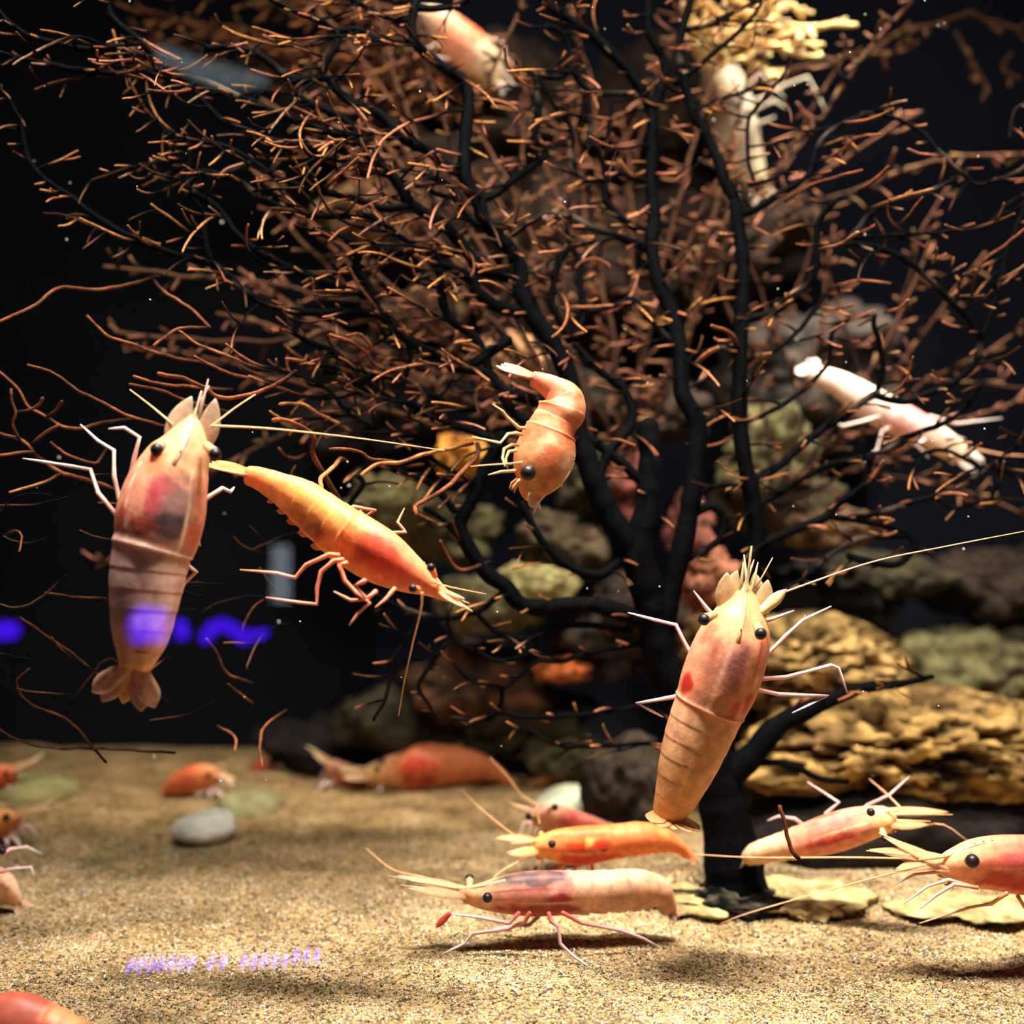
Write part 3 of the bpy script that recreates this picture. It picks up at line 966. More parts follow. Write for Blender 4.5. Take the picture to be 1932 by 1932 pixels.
grown.sort(key=lambda g: -g[0])
rest = MB()
for i, (s, c, w, offs, cols, owner) in enumerate(grown):
    if i < 300:
        mb = MB()
        px_tube(mb, c, w, cols, 6, doff=offs)
        mb.build('twig', MAT['coral'], owner if owner is not None else coral)
    else:
        px_tube(rest, c, w, cols, 5, doff=offs)
tag(rest.build('fine_twigs', MAT['coral'], coral), 'fine rust-brown twig tips', kind='stuff')


# ------------------------------------------------------------------ sea fans further back
def sea_fan(name, label, root, stems, depth, c_dark, c_tip, tw, seed, spread=0.0, dens=16, tlen=(20, 60), tang=None):
    random.seed(seed)
    e = empty(name, tuple(P(root[0], root[1], depth)))
    tag(e, label, 'coral')
    twigs = MB()
    for (w0, w1, pts) in stems:
        c = catmull(pts, 9)
        u = np.linspace(0, 1, len(c))
        w = w0 + (w1 - w0) * u
        off = spread * u * random.uniform(-1, 1)
        c = c + 4 * np.stack([vnoise(np.stack([c[:, 0] / 50, c[:, 1] / 50, u * 0 + seed], 1), 7), vnoise(np.stack([c[:, 0] / 50, c[:, 1] / 50, u * 0 + seed + 9], 1), 8)], 1)
        mb = MB()
        df = lambda x, y: np.full(len(x), depth)
        px_tube(mb, c, w, c_dark * (1 - u[:, None]) + (c_dark * 0.4 + c_tip * 0.6) * u[:, None], 7, dfun=df, doff=off)
        mb.build('branch', MAT['seafan'], e)
        acc = 0
        for i in range(2, len(c)):
            acc += np.linalg.norm(c[i] - c[i - 1])
            if acc < dens * (0.5 + random.random()):
                continue
            acc = 0
            dirn = c[i] - c[i - 1]
            a0 = math.atan2(-dirn[1], dirn[0]) + random.choice((-1, 1)) * random.uniform(0.3, 0.9)
            if tang is not None and random.random() < 0.65:
                a0 = tang + random.gauss(0, 0.3)
            for rep in range(2):
                ln = random.uniform(*tlen) * (1 if rep == 0 else 0.6)
                n = max(3, int(ln / 9))
                x, y = c[i]
                a = a0 + rep * random.choice((-0.6, 0.6))
                cu = random.gauss(0, 0.01)
                pp = [(x, y)]
                for k in range(n):
                    a += cu * ln / n + random.gauss(0, 0.1)
                    x += math.cos(a) * ln / n
                    y -= math.sin(a) * ln / n
                    pp.append((x, y))
                uu = np.linspace(0, 1, n + 1)
                o2 = off[i] + random.uniform(-0.0007, 0.0004) * ln * uu
                kk = uu[:, None]
                tc = c_tip * random.uniform(0.5, 1.25)
                hue = random.random()
                if hue < 0.25:
                    tc = tc * np.array([0.95, 1.25, 1.05])
                elif hue < 0.45:
                    tc = tc * np.array([1.1, 1.0, 1.35])
                st = random.uniform(0.0, 0.5)
                kk = np.clip((uu - st) / 0.4, 0, 1)[:, None]
                px_tube(twigs, np.array(pp), np.linspace(tw, tw * 0.75, n + 1), c_dark * (1 - kk) + tc * kk, 5, dfun=df, doff=o2)
    tag(twigs.build('twigs', MAT['seafan'], e), 'short rust-orange twigs', kind='stuff')
    return e


FAN_BR, FAN_TIP = lin(13, 11, 11), lin(140, 92, 60)
random.seed(31)


def spray(root, n, a0, a1, lmin, lmax, w0, w1, bend=0.0):
    out = []
    for k in range(n):
        a = a0 + (a1 - a0) * (k + random.random() * 0.8) / n
        L = random.uniform(lmin, lmax)
        pts = [root]
        x, y = root
        m = 6
        for i in range(m):
            a += random.gauss(bend, 0.12)
            x += math.cos(a) * L / m
            y -= math.sin(a) * L / m
            pts.append((x, y))
        out.append((w0, w1, pts))
        # one fork
        k2 = random.randrange(2, 5)
        x, y = pts[k2]
        a2 = a + random.choice((-0.5, 0.5))
        q = [(x, y)]
        for i in range(4):
            a2 += random.gauss(0, 0.12)
            x += math.cos(a2) * L / m
            y -= math.sin(a2) * L / m
            q.append((x, y))
        out.append((w0 * 0.7, w1, q))
    return out


sea_fan('sea_fan', 'blurred rust-brown sea fan spreading left behind the black coral', (1120, 860), spray((1120, 860), 12, math.radians(108), math.radians(172), 650, 1000, 12, 6), 0.66, FAN_BR, FAN_TIP, 6.5, 5, spread=0.03, dens=52, tang=math.pi)
sea_fan('sea_fan', 'blurred rust-brown sea fan standing tall behind the middle of the black coral', (1200, 900), spray((1200, 900), 9, math.radians(72), math.radians(118), 650, 950, 12, 6), 0.69, FAN_BR, FAN_TIP * 1.1, 6.5, 6, spread=0.03, dens=44, tang=math.pi * 0.97)
sea_fan('sea_fan', 'faint sparse sea fan behind the right side of the black coral', (1450, 950), spray((1450, 950), 6, math.radians(18), math.radians(80), 400, 700, 9, 5), 0.70, FAN_BR * 0.5, FAN_TIP * 0.8, 6.5, 7, spread=0.02, dens=46, tang=0.25)
TOPSTEMS = []
random.seed(77)
for k in range(20):
    x0 = random.uniform(330, 900)
    y0 = random.uniform(-30, 130)
    TOPSTEMS.append((10, 7, [(960, 220), (x0 * 0.5 + 480, (y0 + 220) / 2 + random.uniform(-30, 30)), (x0, y0), (x0 - 110, y0 + random.uniform(-30, 20))]))
sea_fan('sea_fan', 'bushy orange-brown sea fan along the top edge left of centre', (960, 220), TOPSTEMS, 0.76, FAN_BR, lin(150, 96, 52), 7.5, 9, spread=0.03, dens=44, tang=math.pi + 0.1)
PALE = []
for pts in ([(1455, 40), (1490, 45), (1540, 52), (1575, 46), (1614, 47)], [(1350, 60), (1420, 78), (1470, 88), (1518, 106)], [(1455, 40), (1475, 10), (1500, 10), (1515, 30)],
            [(1340, 40), (1390, 25), (1440, 10), (1470, -10)], [(1300, 10), (1350, 15), (1400, 25), (1460, 25)], [(1460, 40), (1430, 60), (1400, 70)], [(1455, 40), (1475, 65), (1488, 85)],
            [(1290, 70), (1330, 78), (1380, 88)], [(1480, 85), (1520, 82), (1550, 84)], [(1330, 100), (1390, 98), (1450, 100)], [(1290, 20), (1330, 55), (1380, 60), (1430, 45)],
            [(1500, 55), (1512, 65), (1505, 72)], [(1370, -10), (1410, 8), (1450, 15)], [(1300, -5), (1340, 20), (1370, 40)], [(1400, 110), (1440, 130), (1478, 150)], [(1330, 0), (1390, 55), (1440, 70)]):
    PALE.append((13, 10, [(1330, 130), pts[0]]))
    PALE.append((13, 10, pts))
sea_fan('sea_fan', 'brightly lit pale yellow branching coral at the top right of centre', (1330, 130), PALE, 0.74, lin(226, 184, 120), lin(246, 214, 150), 9, 12, spread=0.02, dens=60, tlen=(20, 45), tang=-0.1)  # strong spot glare partly put into the very pale colour
DIMS = [(10, 6, [(1560, 115), (1600, 105), (1640, 100), (1690, 98), (1720, 92)]), (10, 6, [(1640, 100), (1700, 60), (1760, 45), (1830, 20)]), (9, 6, [(1800, 60), (1830, 110), (1860, 160)]), (9, 6, [(1830, 20), (1870, 40), (1910, 50), (1950, 90)]), (8, 6, [(1910, 100), (1890, 130), (1920, 150)]), (9, 7, [(1560, 115), (1490, 130), (1400, 140)])]
sea_fan('sea_fan', 'dim brown coral sprigs in the dark water at the top right corner', (1560, 115), DIMS, 0.80, lin(90, 64, 44), lin(150, 100, 64), 8, 14, spread=0.0, dens=26, tlen=(14, 40))


# ------------------------------------------------------------------ shrimps
PEACH, PINK, ORANGE, CREAM = lin(232, 164, 126), lin(222, 150, 140), lin(244, 140, 72), lin(246, 214, 164)
WHITE, SRED, MAROON, GRAYB = lin(245, 232, 222), lin(206, 62, 44), lin(140, 34, 34), lin(84, 70, 72)
EYE = lin(26, 20, 26)


def paint(S, TH, base, spots=(), lines=(), bands=0.0):
    xs = [b[0] for b in base]
    cs = np.array([b[1] for b in base])
    col = np.stack([np.interp(S, xs, cs[:, k]) for k in range(3)], 1)
    for (s0, t0, ds, dt, c, k) in spots:
        dth = (TH - t0 + math.pi) % (2 * math.pi) - math.pi
        wob = 0.35 * fbm(np.stack([S * 18, TH * 2.5, S * 0 + s0 * 9], 1), int(abs(s0) * 100) + 3, 3)
        q = np.sqrt(((S - s0) / ds) ** 2 + (dth / dt) ** 2) + wob
        m = (np.clip((1.25 - q) / 0.5, 0, 1) * k)[:, None]
        col = col * (1 - m) + np.asarray(c) * m
    for (s0, s1, t0, t1, wd, c, k) in lines:
        u = np.clip((S - s0) / (s1 - s0), 0, 1)
        dth = (TH - (t0 + (t1 - t0) * u) + math.pi) % (2 * math.pi) - math.pi
        m = (np.clip(1.4 - np.abs(dth) / wd, 0, 1) * k * ((S >= s0) & (S <= s1)))[:, None]
        col = col * (1 - m) + np.asarray(c) * m
    return col


def shrimp(label, cl, vis, dorsal, view, base, spots=(), lines=(), head=0.46, eyes=None, eye_r=9, scales=None, fan=None, legs=(), antennae=(), leg_c=(PINK, WHITE), fin_c=(PEACH, CREAM), auto_legs=0, auto_ant=True, rost=None, pleopods=True, ns=120, na=40, seg_amp=0.014, teeth=True, group=None, res=1.0, leg_w=8, claws=(), s_off=0.0, scale_u=0.0, scale_w=0.36, claw_c=None, crest=0.0, mottle=None):
    """cl: centre line head->tail in (px, py, depth); vis: visible half-thickness in px along it;
    dorsal: where the back points, as (right, up, towards the viewer)."""
    dep0 = float(np.mean([c[2] for c in cl]))
    if s_off:
        g = lambda u: s_off + (1 - s_off) * u
        base = [(0.0, base[0][1])] + [(g(u), c) for u, c in base]
        spots = [(g(q[0]), q[1], q[2] * (1 - s_off), *q[3:]) for q in spots]
        lines = [(g(q[0]), g(q[1]), *q[2:]) for q in lines]
        head = g(head)
    root = empty('shrimp', tuple(P(*cl[len(cl) // 2])))
    tag(root, label, 'shrimp', group)
    cl = np.asarray(cl, float)
    arc = np.concatenate([[0], np.cumsum(np.hypot(np.diff(cl[:, 0]), np.diff(cl[:, 1])) + np.abs(np.diff(cl[:, 2])) * F / dep0)])
    arc /= arc[-1]
    dense = catmull(np.column_stack([cl, np.asarray(vis, float)]), 3)
    a2 = np.concatenate([[0], np.cumsum(np.linalg.norm(np.diff(np.column_stack([dense[:, :2], dense[:, 2] * F / dep0]), axis=0), axis=1))])
    a2 /= a2[-1]
    ns = int(ns * res)
    na = int(na * res)
    s = np.linspace(0, 1, ns)
    q = np.stack([np.interp(s, a2, dense[:, k]) for k in range(4)], 1)
    ctr = np.stack([(q[:, 0] - 966) / F * q[:, 2], q[:, 2], H - (q[:, 1] - 966) / F * q[:, 2]], 1)
    rv = q[:, 3] / F * q[:, 2]
    T = np.gradient(ctr, axis=0)
    T /= np.linalg.norm(T, axis=1)[:, None]
    D0 = np.array([dorsal[0], -dorsal[2], dorsal[1]], float)
    D = D0 - T * (T @ D0)[:, None]
    D /= np.linalg.norm(D, axis=1)[:, None]
    L = np.cross(D, T)
    if view == 'dorsal':
        rl, rh = rv * 1.0, rv * 0.98
    else:
        rl, rh = rv * 0.80, rv * 1.0
    # segments of the abdomen: each shell laps over the next
    nseg = 6
    sa = np.clip((s - head) / (1 - head), 0, 1)
    fr = (sa * nseg) % 1.0
    saw = np.where(s > head, (fr - 0.5) * 2 * seg_amp * (1 - np.exp(-sa * 30)), 0.0)
    lip = np.where(s <= head, 0.04 * np.exp(-((s - head) / 0.012) ** 2), 0)
    k = 1 + saw + lip
    th = np.linspace(0, 2 * math.pi, na, endpoint=False)
    cth, sth = np.cos(th), np.sin(th)
    ex = 0.85
    X = np.sign(sth) * np.abs(sth) ** ex
    Yc = np.sign(cth) * np.abs(cth) ** 0.95
    keel = np.exp(-((np.minimum(th, 2 * math.pi - th)) / 0.22) ** 2)
    rr_h = rh[:, None] * k[:, None] * (1 + 0.07 * keel[None] * (s < head)[:, None])
    pleura = np.exp(-((np.minimum(np.abs(th - 2.25), np.abs(th - 2 * math.pi + 2.25))) / 0.35) ** 2)
    scal = np.where(s > head, 0.10 * fr * (1 - fr ** 8), 0.0)
    ext = 1 + scal[:, None] * pleura[None]
    v = ctr[:, None] + D[:, None] * (rr_h * Yc[None] * ext)[..., None] + L[:, None] * (rl[:, None] * k[:, None] * X[None] * ext)[..., None]
    S2 = np.repeat(s, na)
    TH2 = np.tile(np.where(th > math.pi, th - 2 * math.pi, th), ns)
    col = paint(S2, TH2, base, spots, lines)
    if mottle is not None:
        q1 = np.stack([v[..., 0].ravel(), v[..., 1].ravel(), v[..., 2].ravel()], 1) * mottle[2]
        m1 = np.clip(fbm(q1, 91, 4) * 1.6 - 0.15, 0, 1)[:, None] * mottle[0]
        m2 = np.clip(-fbm(q1 * 1.3 + 7, 95, 4) * 1.6 - 0.2, 0, 1)[:, None] * mottle[0]
        col = col * (1 - m1) + mottle[1] * m1
        col = col * (1 - 0.6 * m2) + np.minimum(col * 1.5 + 0.04, 1) * 0.6 * m2
    # faint joints between the abdominal shells
    jt = np.repeat(np.where(s > head + 0.02, np.exp(-(np.minimum(fr, 1 - fr) / 0.05) ** 2), 0), na)[:, None]
    col = col * (1 - 0.13 * jt)
    v = v.reshape(-1, 3)
    f = []
    for i in range(ns - 1):
        for j in range(na):
            j2 = (j + 1) % na
            f.append((i * na + j, (i + 1) * na + j, (i + 1) * na + j2, i * na + j2))
    # rounded front and rear closure
    vv, cc, nn = [v], [col], len(v)
    prev = list(range(na))
    for (kk, fw) in ((0.80, 0.35), (0.5, 0.62), (0.2, 0.78)):
        ring = ctr[0] - T[0] * rv[0] * fw + (v[:na] - ctr[0]) * kk
        ids = list(range(nn, nn + na))
        vv.append(ring)
        cc.append(col[:na])
        nn += na
        for j in range(na):
            j2 = (j + 1) % na
            f.append((ids[j], prev[j], prev[j2], ids[j2]))
        prev = ids
    f.append(tuple(prev))
    f.append(tuple((ns - 1) * na + j for j in range(na - 1, -1, -1)))
    mb = MB()
    mb.add(np.concatenate(vv), f, np.concatenate(cc))
    mb.build('body', MAT['shell'], root)

    def at(u, dl=0.0, dd=0.0):
        i = min(ns - 1, max(0, int(round(u * (ns - 1)))))
        return ctr[i] + L[i] * rl[i] * dl + D[i] * rh[i] * dd

    px2m = dep0 / F
    fwd = -T[0]
    hd = ctr[0]
    # eyes on stalks
    if eyes is None:
        eyes = [None, None]
    for e_i, e in enumerate(eyes):
        sd = 1 if e_i == 0 else -1
        if e is None:
            pos = at(0.035, 0.92 * sd, 0.45)
        else:
            pos = P(*e)
        r = eye_r * px2m
        inner = at(0.04, 0.0, 0.2)
        inner = pos + (inner - pos) / np.linalg.norm(inner - pos) * r * 2.6
        mb = MB()
        tube(mb, [inner, inner * 0.45 + pos * 0.55, pos], [r * 0.6, r * 0.75, r * 0.95], np.array([base[0][1] * 0.9] * 3), 10)
        mb.build('eyestalk', MAT['shell'], root)
        mb = MB()
        out = pos - inner
        out /= np.linalg.norm(out) + 1e-9
        ball(mb, pos + out * r * 0.25 + np.array([0, -1, 0]) * r * 0.15, r, EYE)
        mb.build('eye', MAT['eye'], root)
    # rostrum with teeth on its upper edge
    if rost is None:
        rost = 0.9
    rl0 = rost * rv[min(ns - 1, int(ns * 0.25))] * 1.2
    rp = [at(0.20, 0, 1.0), at(0.10, 0, 1.04), at(0.0, 0, 0.85) + D[0] * rh[0] * 0.1, hd + fwd * rl0 * 0.6 + D[0] * rh[0] * 0.75, hd + fwd * rl0 * 1.25 + D[0] * rh[0] * 0.72]
    rp = catmull(np.array(rp), 0.002)
    mb = MB()
    rr = np.linspace(0.10, 0.03, len(rp)) * rv[int(ns * 0.2)]
    tube(mb, rp, rr, np.linspace(0, 1, len(rp))[:, None] * (fin_c[1] - fin_c[0]) + fin_c[0], 6)
    if teeth:
        for i in range(1, len(rp) - 2, 2):
            dv = rp[i + 1] - rp[i]
            dv /= np.linalg.norm(dv)
            b0 = rp[i] + D[0] * rr[i] * 0.6
            tube(mb, [b0, b0 + (D[0] * 0.75 + dv * 0.7) * rr[i] * 1.4], [rr[i] * 0.5, rr[i] * 0.1], fin_c[1], 5)
    if crest:
        for u in np.arange(0.03, crest, 0.018):
            b0 = at(u, 0, 1.0)
            ii = int(u * (ns - 1))
            tube(mb, [b0, b0 + D[ii] * rv[ii] * 0.10 - T[ii] * rv[ii] * 0.05], [rv[ii] * 0.045, rv[ii] * 0.01], fin_c[1], 5)
    mb.build('rostrum', MAT['limb'], root)
    # antennal scales
    if scales is None:
        ln = 1.35 * rv[int(ns * 0.25)]
        scales = [None, None]
    else:
        ln = None
    for i_s, sc in enumerate(scales):
        sd = 1 if i_s % 2 == 0 else -1
        b = at(scale_u, (0.62 if scale_u < 0.05 else 0.74) * sd, 0.15)
        if sc is None:
            d = fwd + L[0] * 0.16 * sd
            le = ln
        else:
            d = P(*sc) - b
            le = np.linalg.norm(d)
        mb = MB()
        blade(mb, b, d, D[0], le, rv[int(ns * 0.12)] * scale_w, fin_c[0], fin_c[1], shape=0.35, thick=0.0010)
        mb.build('antennal_scale', MAT['fin'], root)
        # antennule beside the scale
        mb = MB()
        b2 = at(scale_u * 0.5, 0.3 * sd, 0.2)
        e2 = b2 + d / np.linalg.norm(d) * le * 1.06 + L[0] * rv[0] * 0.05 * sd
        tube(mb, [b2, b2 * 0.5 + e2 * 0.5, e2], np.array([0.13, 0.09, 0.03]) * rv[int(ns * 0.08)], np.array([fin_c[0], fin_c[1] * 0.9, fin_c[1]]), 6)
        mb.build('antennule', MAT['limb'], root)
    # mouthparts under the head
    mb = MB()
    for sd in (-1, 1):
        for kx in (0.10, 0.2):
            b = at(0.05, kx * 2.2 * sd, -0.75)
            tube(mb, [b, b + fwd * rv[0] * 0.5 - D[0] * rv[0] * 0.35, b + fwd * rv[0] * 0.95 - D[0] * rv[0] * (0.15 + kx)], [rv[0] * 0.13, rv[0] * 0.10, rv[0] * 0.04], leg_c[0], 6)
    mb.build('mouthparts', MAT['limb'], root)
    # long antennae
    if auto_ant and not antennae:
        for sd in (1, -1):
            b = at(0.0, 0.55 * sd, -0.05)
            Lw = rv[int(ns * 0.25)]
            p3 = [b, b + fwd * Lw * 1.0 + L[0] * sd * Lw * 0.5, b + fwd * Lw * 2.4 + L[0] * sd * Lw * 1.6 + D[0] * Lw * 0.5, b + fwd * Lw * 3.4 + L[0] * sd * Lw * 3.0 + D[0] * Lw * 0.6]
            p3 = catmull(np.array(p3), 0.004)
            mb = MB()
            tube(mb, p3, np.linspace(1.8, 0.7, len(p3)) * px2m, ORANGE * 0.5 + CREAM * 0.5, 5)
            mb.build('antenna', MAT['limb'], root)
    for an in antennae:
        p3 = catmull(np.array([P(*a) for a in an]), 0.004)
        mb = MB()
        tube(mb, p3, np.linspace(2.2, 0.9, len(p3)) * px2m, ORANGE * 0.45 + CREAM * 0.55, 5)
        mb.build('antenna', MAT['limb'], root)
    # walking legs
    for lg in legs:
        pts = np.array([P(*a) for a in lg])
        n = len(pts)
        mb = MB()
        seg_p, seg_r, seg_c = [], [], []
        for i in range(n):
            u = i / (n - 1)
            w = leg_w * (1 - 0.55 * u) / 2 * px2m
            seg_p.append(pts[i])
            seg_r.append(w * (1.12 if 0 < i < n - 1 else (1.0 if i == 0 else 0.5)))
            seg_c.append(leg_c[0] * (1 - u) + leg_c[1] * u)
            if i < n - 1:
                seg_p.append(pts[i] * 0.5 + pts[i + 1] * 0.5)
                seg_r.append(leg_w * (1 - 0.55 * (u + 0.5 / (n - 1))) / 2 * px2m * 0.95)
                seg_c.append(leg_c[0] * (1 - u - 0.5 / (n - 1)) + leg_c[1] * (u + 0.5 / (n - 1)))
        tube(mb, np.array(seg_p), np.array(seg_r), np.array(seg_c), 7)
        mb.build('leg', MAT['limb'], root)
    Lw = rv[int(ns * 0.3)]
    for i in range(auto_legs):
        sd = 1 if i % 2 == 0 else -1
        j = i // 2
        u = 0.20 + 0.07 * j
        b = at(u, 0.35 * sd, -0.88)
        ii = int(u * (ns - 1))
        sw = (j - 1.2) * 0.45
        knee = b + L[ii] * sd * Lw * 0.55 - D[ii] * Lw * 0.55 - T[ii] * Lw * (0.35 - sw)
        foot = b + L[ii] * sd * Lw * 0.95 - D[ii] * Lw * 1.05 - T[ii] * Lw * (0.25 - sw * 1.9)
        if foot[2] < 0.12:
            zf = float(sand_height(np.array([foot[0]]), np.array([foot[1]]))[0])
            foot[2] = zf + 0.0008 if foot[2] < zf + 0.03 else foot[2]
            knee[2] = max(knee[2], zf + 0.005)
        mb = MB()
        tube(mb, [b, b * 0.5 + knee * 0.5, knee, knee * 0.5 + foot * 0.5, foot], np.array([1.1, 0.95, 1.0, 0.75, 0.3]) * leg_w / 2 * px2m, np.array([leg_c[0], leg_c[0], leg_c[0] * .5 + leg_c[1] * .5, leg_c[1], leg_c[1]]), 6)
        mb.build('leg', MAT['limb'], root)
    for cw in claws:
        mb = MB()
        b, e = P(*cw[0]), P(*cw[1])
        d = e - b
        blade(mb, b, d, np.array([0, -1, 0.2]), np.linalg.norm(d), np.linalg.norm(d) * 0.17, *(claw_c if claw_c is not None else (SRED, lin(180, 70, 40))), shape=0.5, thick=0.001)
        mb.build('maxilliped', MAT['limb'], root)
    # swimmerets
    if pleopods:
        for j in range(5):
            u = head + (1 - head) * (0.08 + 0.15 * j)
            ii = int(u * (ns - 1))
            for sd in (-1, 1):
                b = at(u, 0.42 * sd, -0.80)
                d = -D[ii] * 0.45 + T[ii] * 0.95 + L[ii] * 0.1 * sd
                mb = MB()
                blade(mb, b, d, L[ii], rv[ii] * 0.55, rv[ii] * 0.15, base[-1][1] * 0.8, base[-1][1], shape=0.5, thick=0.0008, n=7, m=4)
                mb.build('swimmeret', MAT['fin'], root)
    # tail fan: telson and four side blades
    if fan is None:
        fd, fl, spr = T[-1], 2.6 * rv[-1], 0.5
    else:
        b = ctr[-1]
        fd = P(*fan[0]) - b
        fl = np.linalg.norm(fd)
        fd = fd / fl
        spr = fan[1]
    lat = L[-1] - fd * np.dot(L[-1], fd)
    lat /= np.linalg.norm(lat)
    nr = np.cross(lat, fd)
    for a, w_, l_, nm in ((0, 0.50, 0.88, 'telson'), (0.55, 0.62, 1.0, 'uropod'), (-0.55, 0.62, 1.0, 'uropod'), (1.0, 0.66, 0.97, 'uropod'), (-1.0, 0.66, 0.97, 'uropod')):
        d = fd * math.cos(a * spr) + lat * math.sin(a * spr)
        mb = MB()
        b = ctr[-1] + lat * rv[-1] * 0.35 * np.sign(a) * min(1, abs(a) * 1.5) - nr * abs(a) * 0.0012 - fd * rv[-1] * 0.3
        blade(mb, b, d, nr, fl * l_, max(rv[-1] * w_, fl * w_ * 0.36), base[-1][1], base[-1][1] * 0.55 + fin_c[1] * 0.45, shape=0.62, thick=0.0010)
        mb.build(nm, MAT['fin'] if nm == 'uropod' else MAT['shell'], root)
    return root


def poly(pts, d0, d1):
    n = len(pts)
    return [(x, y, d0 + (d1 - d0) * i / (n - 1)) for i, (x, y) in enumerate(pts)]


DA = 0.42
shrimp('big translucent pink shrimp hanging head-up at left with a dark patch in its shell',
       poly([(366, 790), (358, 818), (348, 848), (332, 880), (315, 925), (304, 970), (296, 1012), (286, 1045), (277, 1100), (271, 1150), (266, 1200), (259, 1238), (252, 1262)], 0.425, 0.415),
       [13, 33, 50, 64, 76, 81, 78, 72, 68, 61, 52, 38, 27], (0.25, 0.0, 1.0), 'dorsal',
       [(0, lin(214, 158, 112)), (0.15, lin(222, 138, 106)), (0.40, lin(226, 148, 120)), (0.46, lin(230, 180, 158)), (0.7, lin(224, 182, 170)), (0.85, lin(230, 180, 154)), (1, lin(230, 170, 128))],  # head darkened and abdomen lightened in colour to offset the lamps
       spots=[(0.26, 0.30, 0.14, 0.55, lin(126, 96, 92), 0.85), (0.36, 0.25, 0.06, 0.5, lin(60, 50, 52), 0.85), (0.20, -0.1, 0.06, 0.22, lin(176, 60, 66), 0.7), (0.27, -0.15, 0.06, 0.16, lin(180, 50, 66), 0.8),
              (0.35, -0.85, 0.07, 0.32, lin(206, 76, 62), 0.8), (0.38, -0.3, 0.05, 0.25, lin(196, 70, 42), 0.75), (0.37, 0.95, 0.05, 0.25, lin(204, 80, 56), 0.7), (0.11, -0.45, 0.05, 0.25, lin(232, 120, 70), 0.6), (0.915, 0.1, 0.006, 0.25, lin(20, 18, 20), 0.95)],
       lines=[(0.08, 0.45, 0.55, 0.62, 0.035, lin(248, 208, 160), 0.8), (0.12, 0.45, -0.95, -0.62, 0.03, lin(250, 210, 190), 0.8), (0.28, 0.45, -0.65, -0.55, 0.03, lin(240, 180, 160), 0.6), (0.46, 0.9, 0.42, 0.5, 0.03, lin(244, 200, 166), 0.5)],
       head=0.47, eyes=[(405, 856, 0.412), (299, 847, 0.412)], eye_r=12.5, scales=[(407, 752, 0.425), (362, 748, 0.425)],
       fan=((226, 1345, 0.415), 0.62),
       legs=[poly([(240, 975), (219, 970), (185, 930), (171, 886), (130, 879), (87, 872), (43, 865)], 0.43, 0.45), poly([(240, 950), (225, 941), (215, 897), (215, 850), (185, 832), (152, 801)], 0.43, 0.44),
             poly([(258, 925), (246, 897), (254, 861), (263, 825), (235, 807), (205, 809)], 0.43, 0.43), poly([(366, 955), (384, 944), (420, 921), (435, 928), (442, 919)], 0.43, 0.44),
             poly([(330, 1045), (346, 1060), (370, 1079), (348, 1100), (335, 1129)], 0.43, 0.435), poly([(345, 1010), (372, 1010), (378, 1030)], 0.44, 0.45)],
       antennae=[poly([(325, 800), (290, 770), (245, 735)], 0.42, 0.43), poly([(395, 808), (440, 772), (482, 744)], 0.42, 0.43), poly([(398, 803), (500, 808), (600, 818), (700, 830), (838, 850)], 0.42, 0.45)],
       leg_c=(lin(232, 150, 124), lin(246, 226, 218)), fin_c=(lin(222, 170, 124), lin(190, 160, 136)), ns=220, na=72, leg_w=11, seg_amp=0.007, mottle=(0.3, lin(196, 110, 90), 70), rost=0.5, pleopods=False, s_off=0.122, scale_u=0.10, scale_w=0.42)

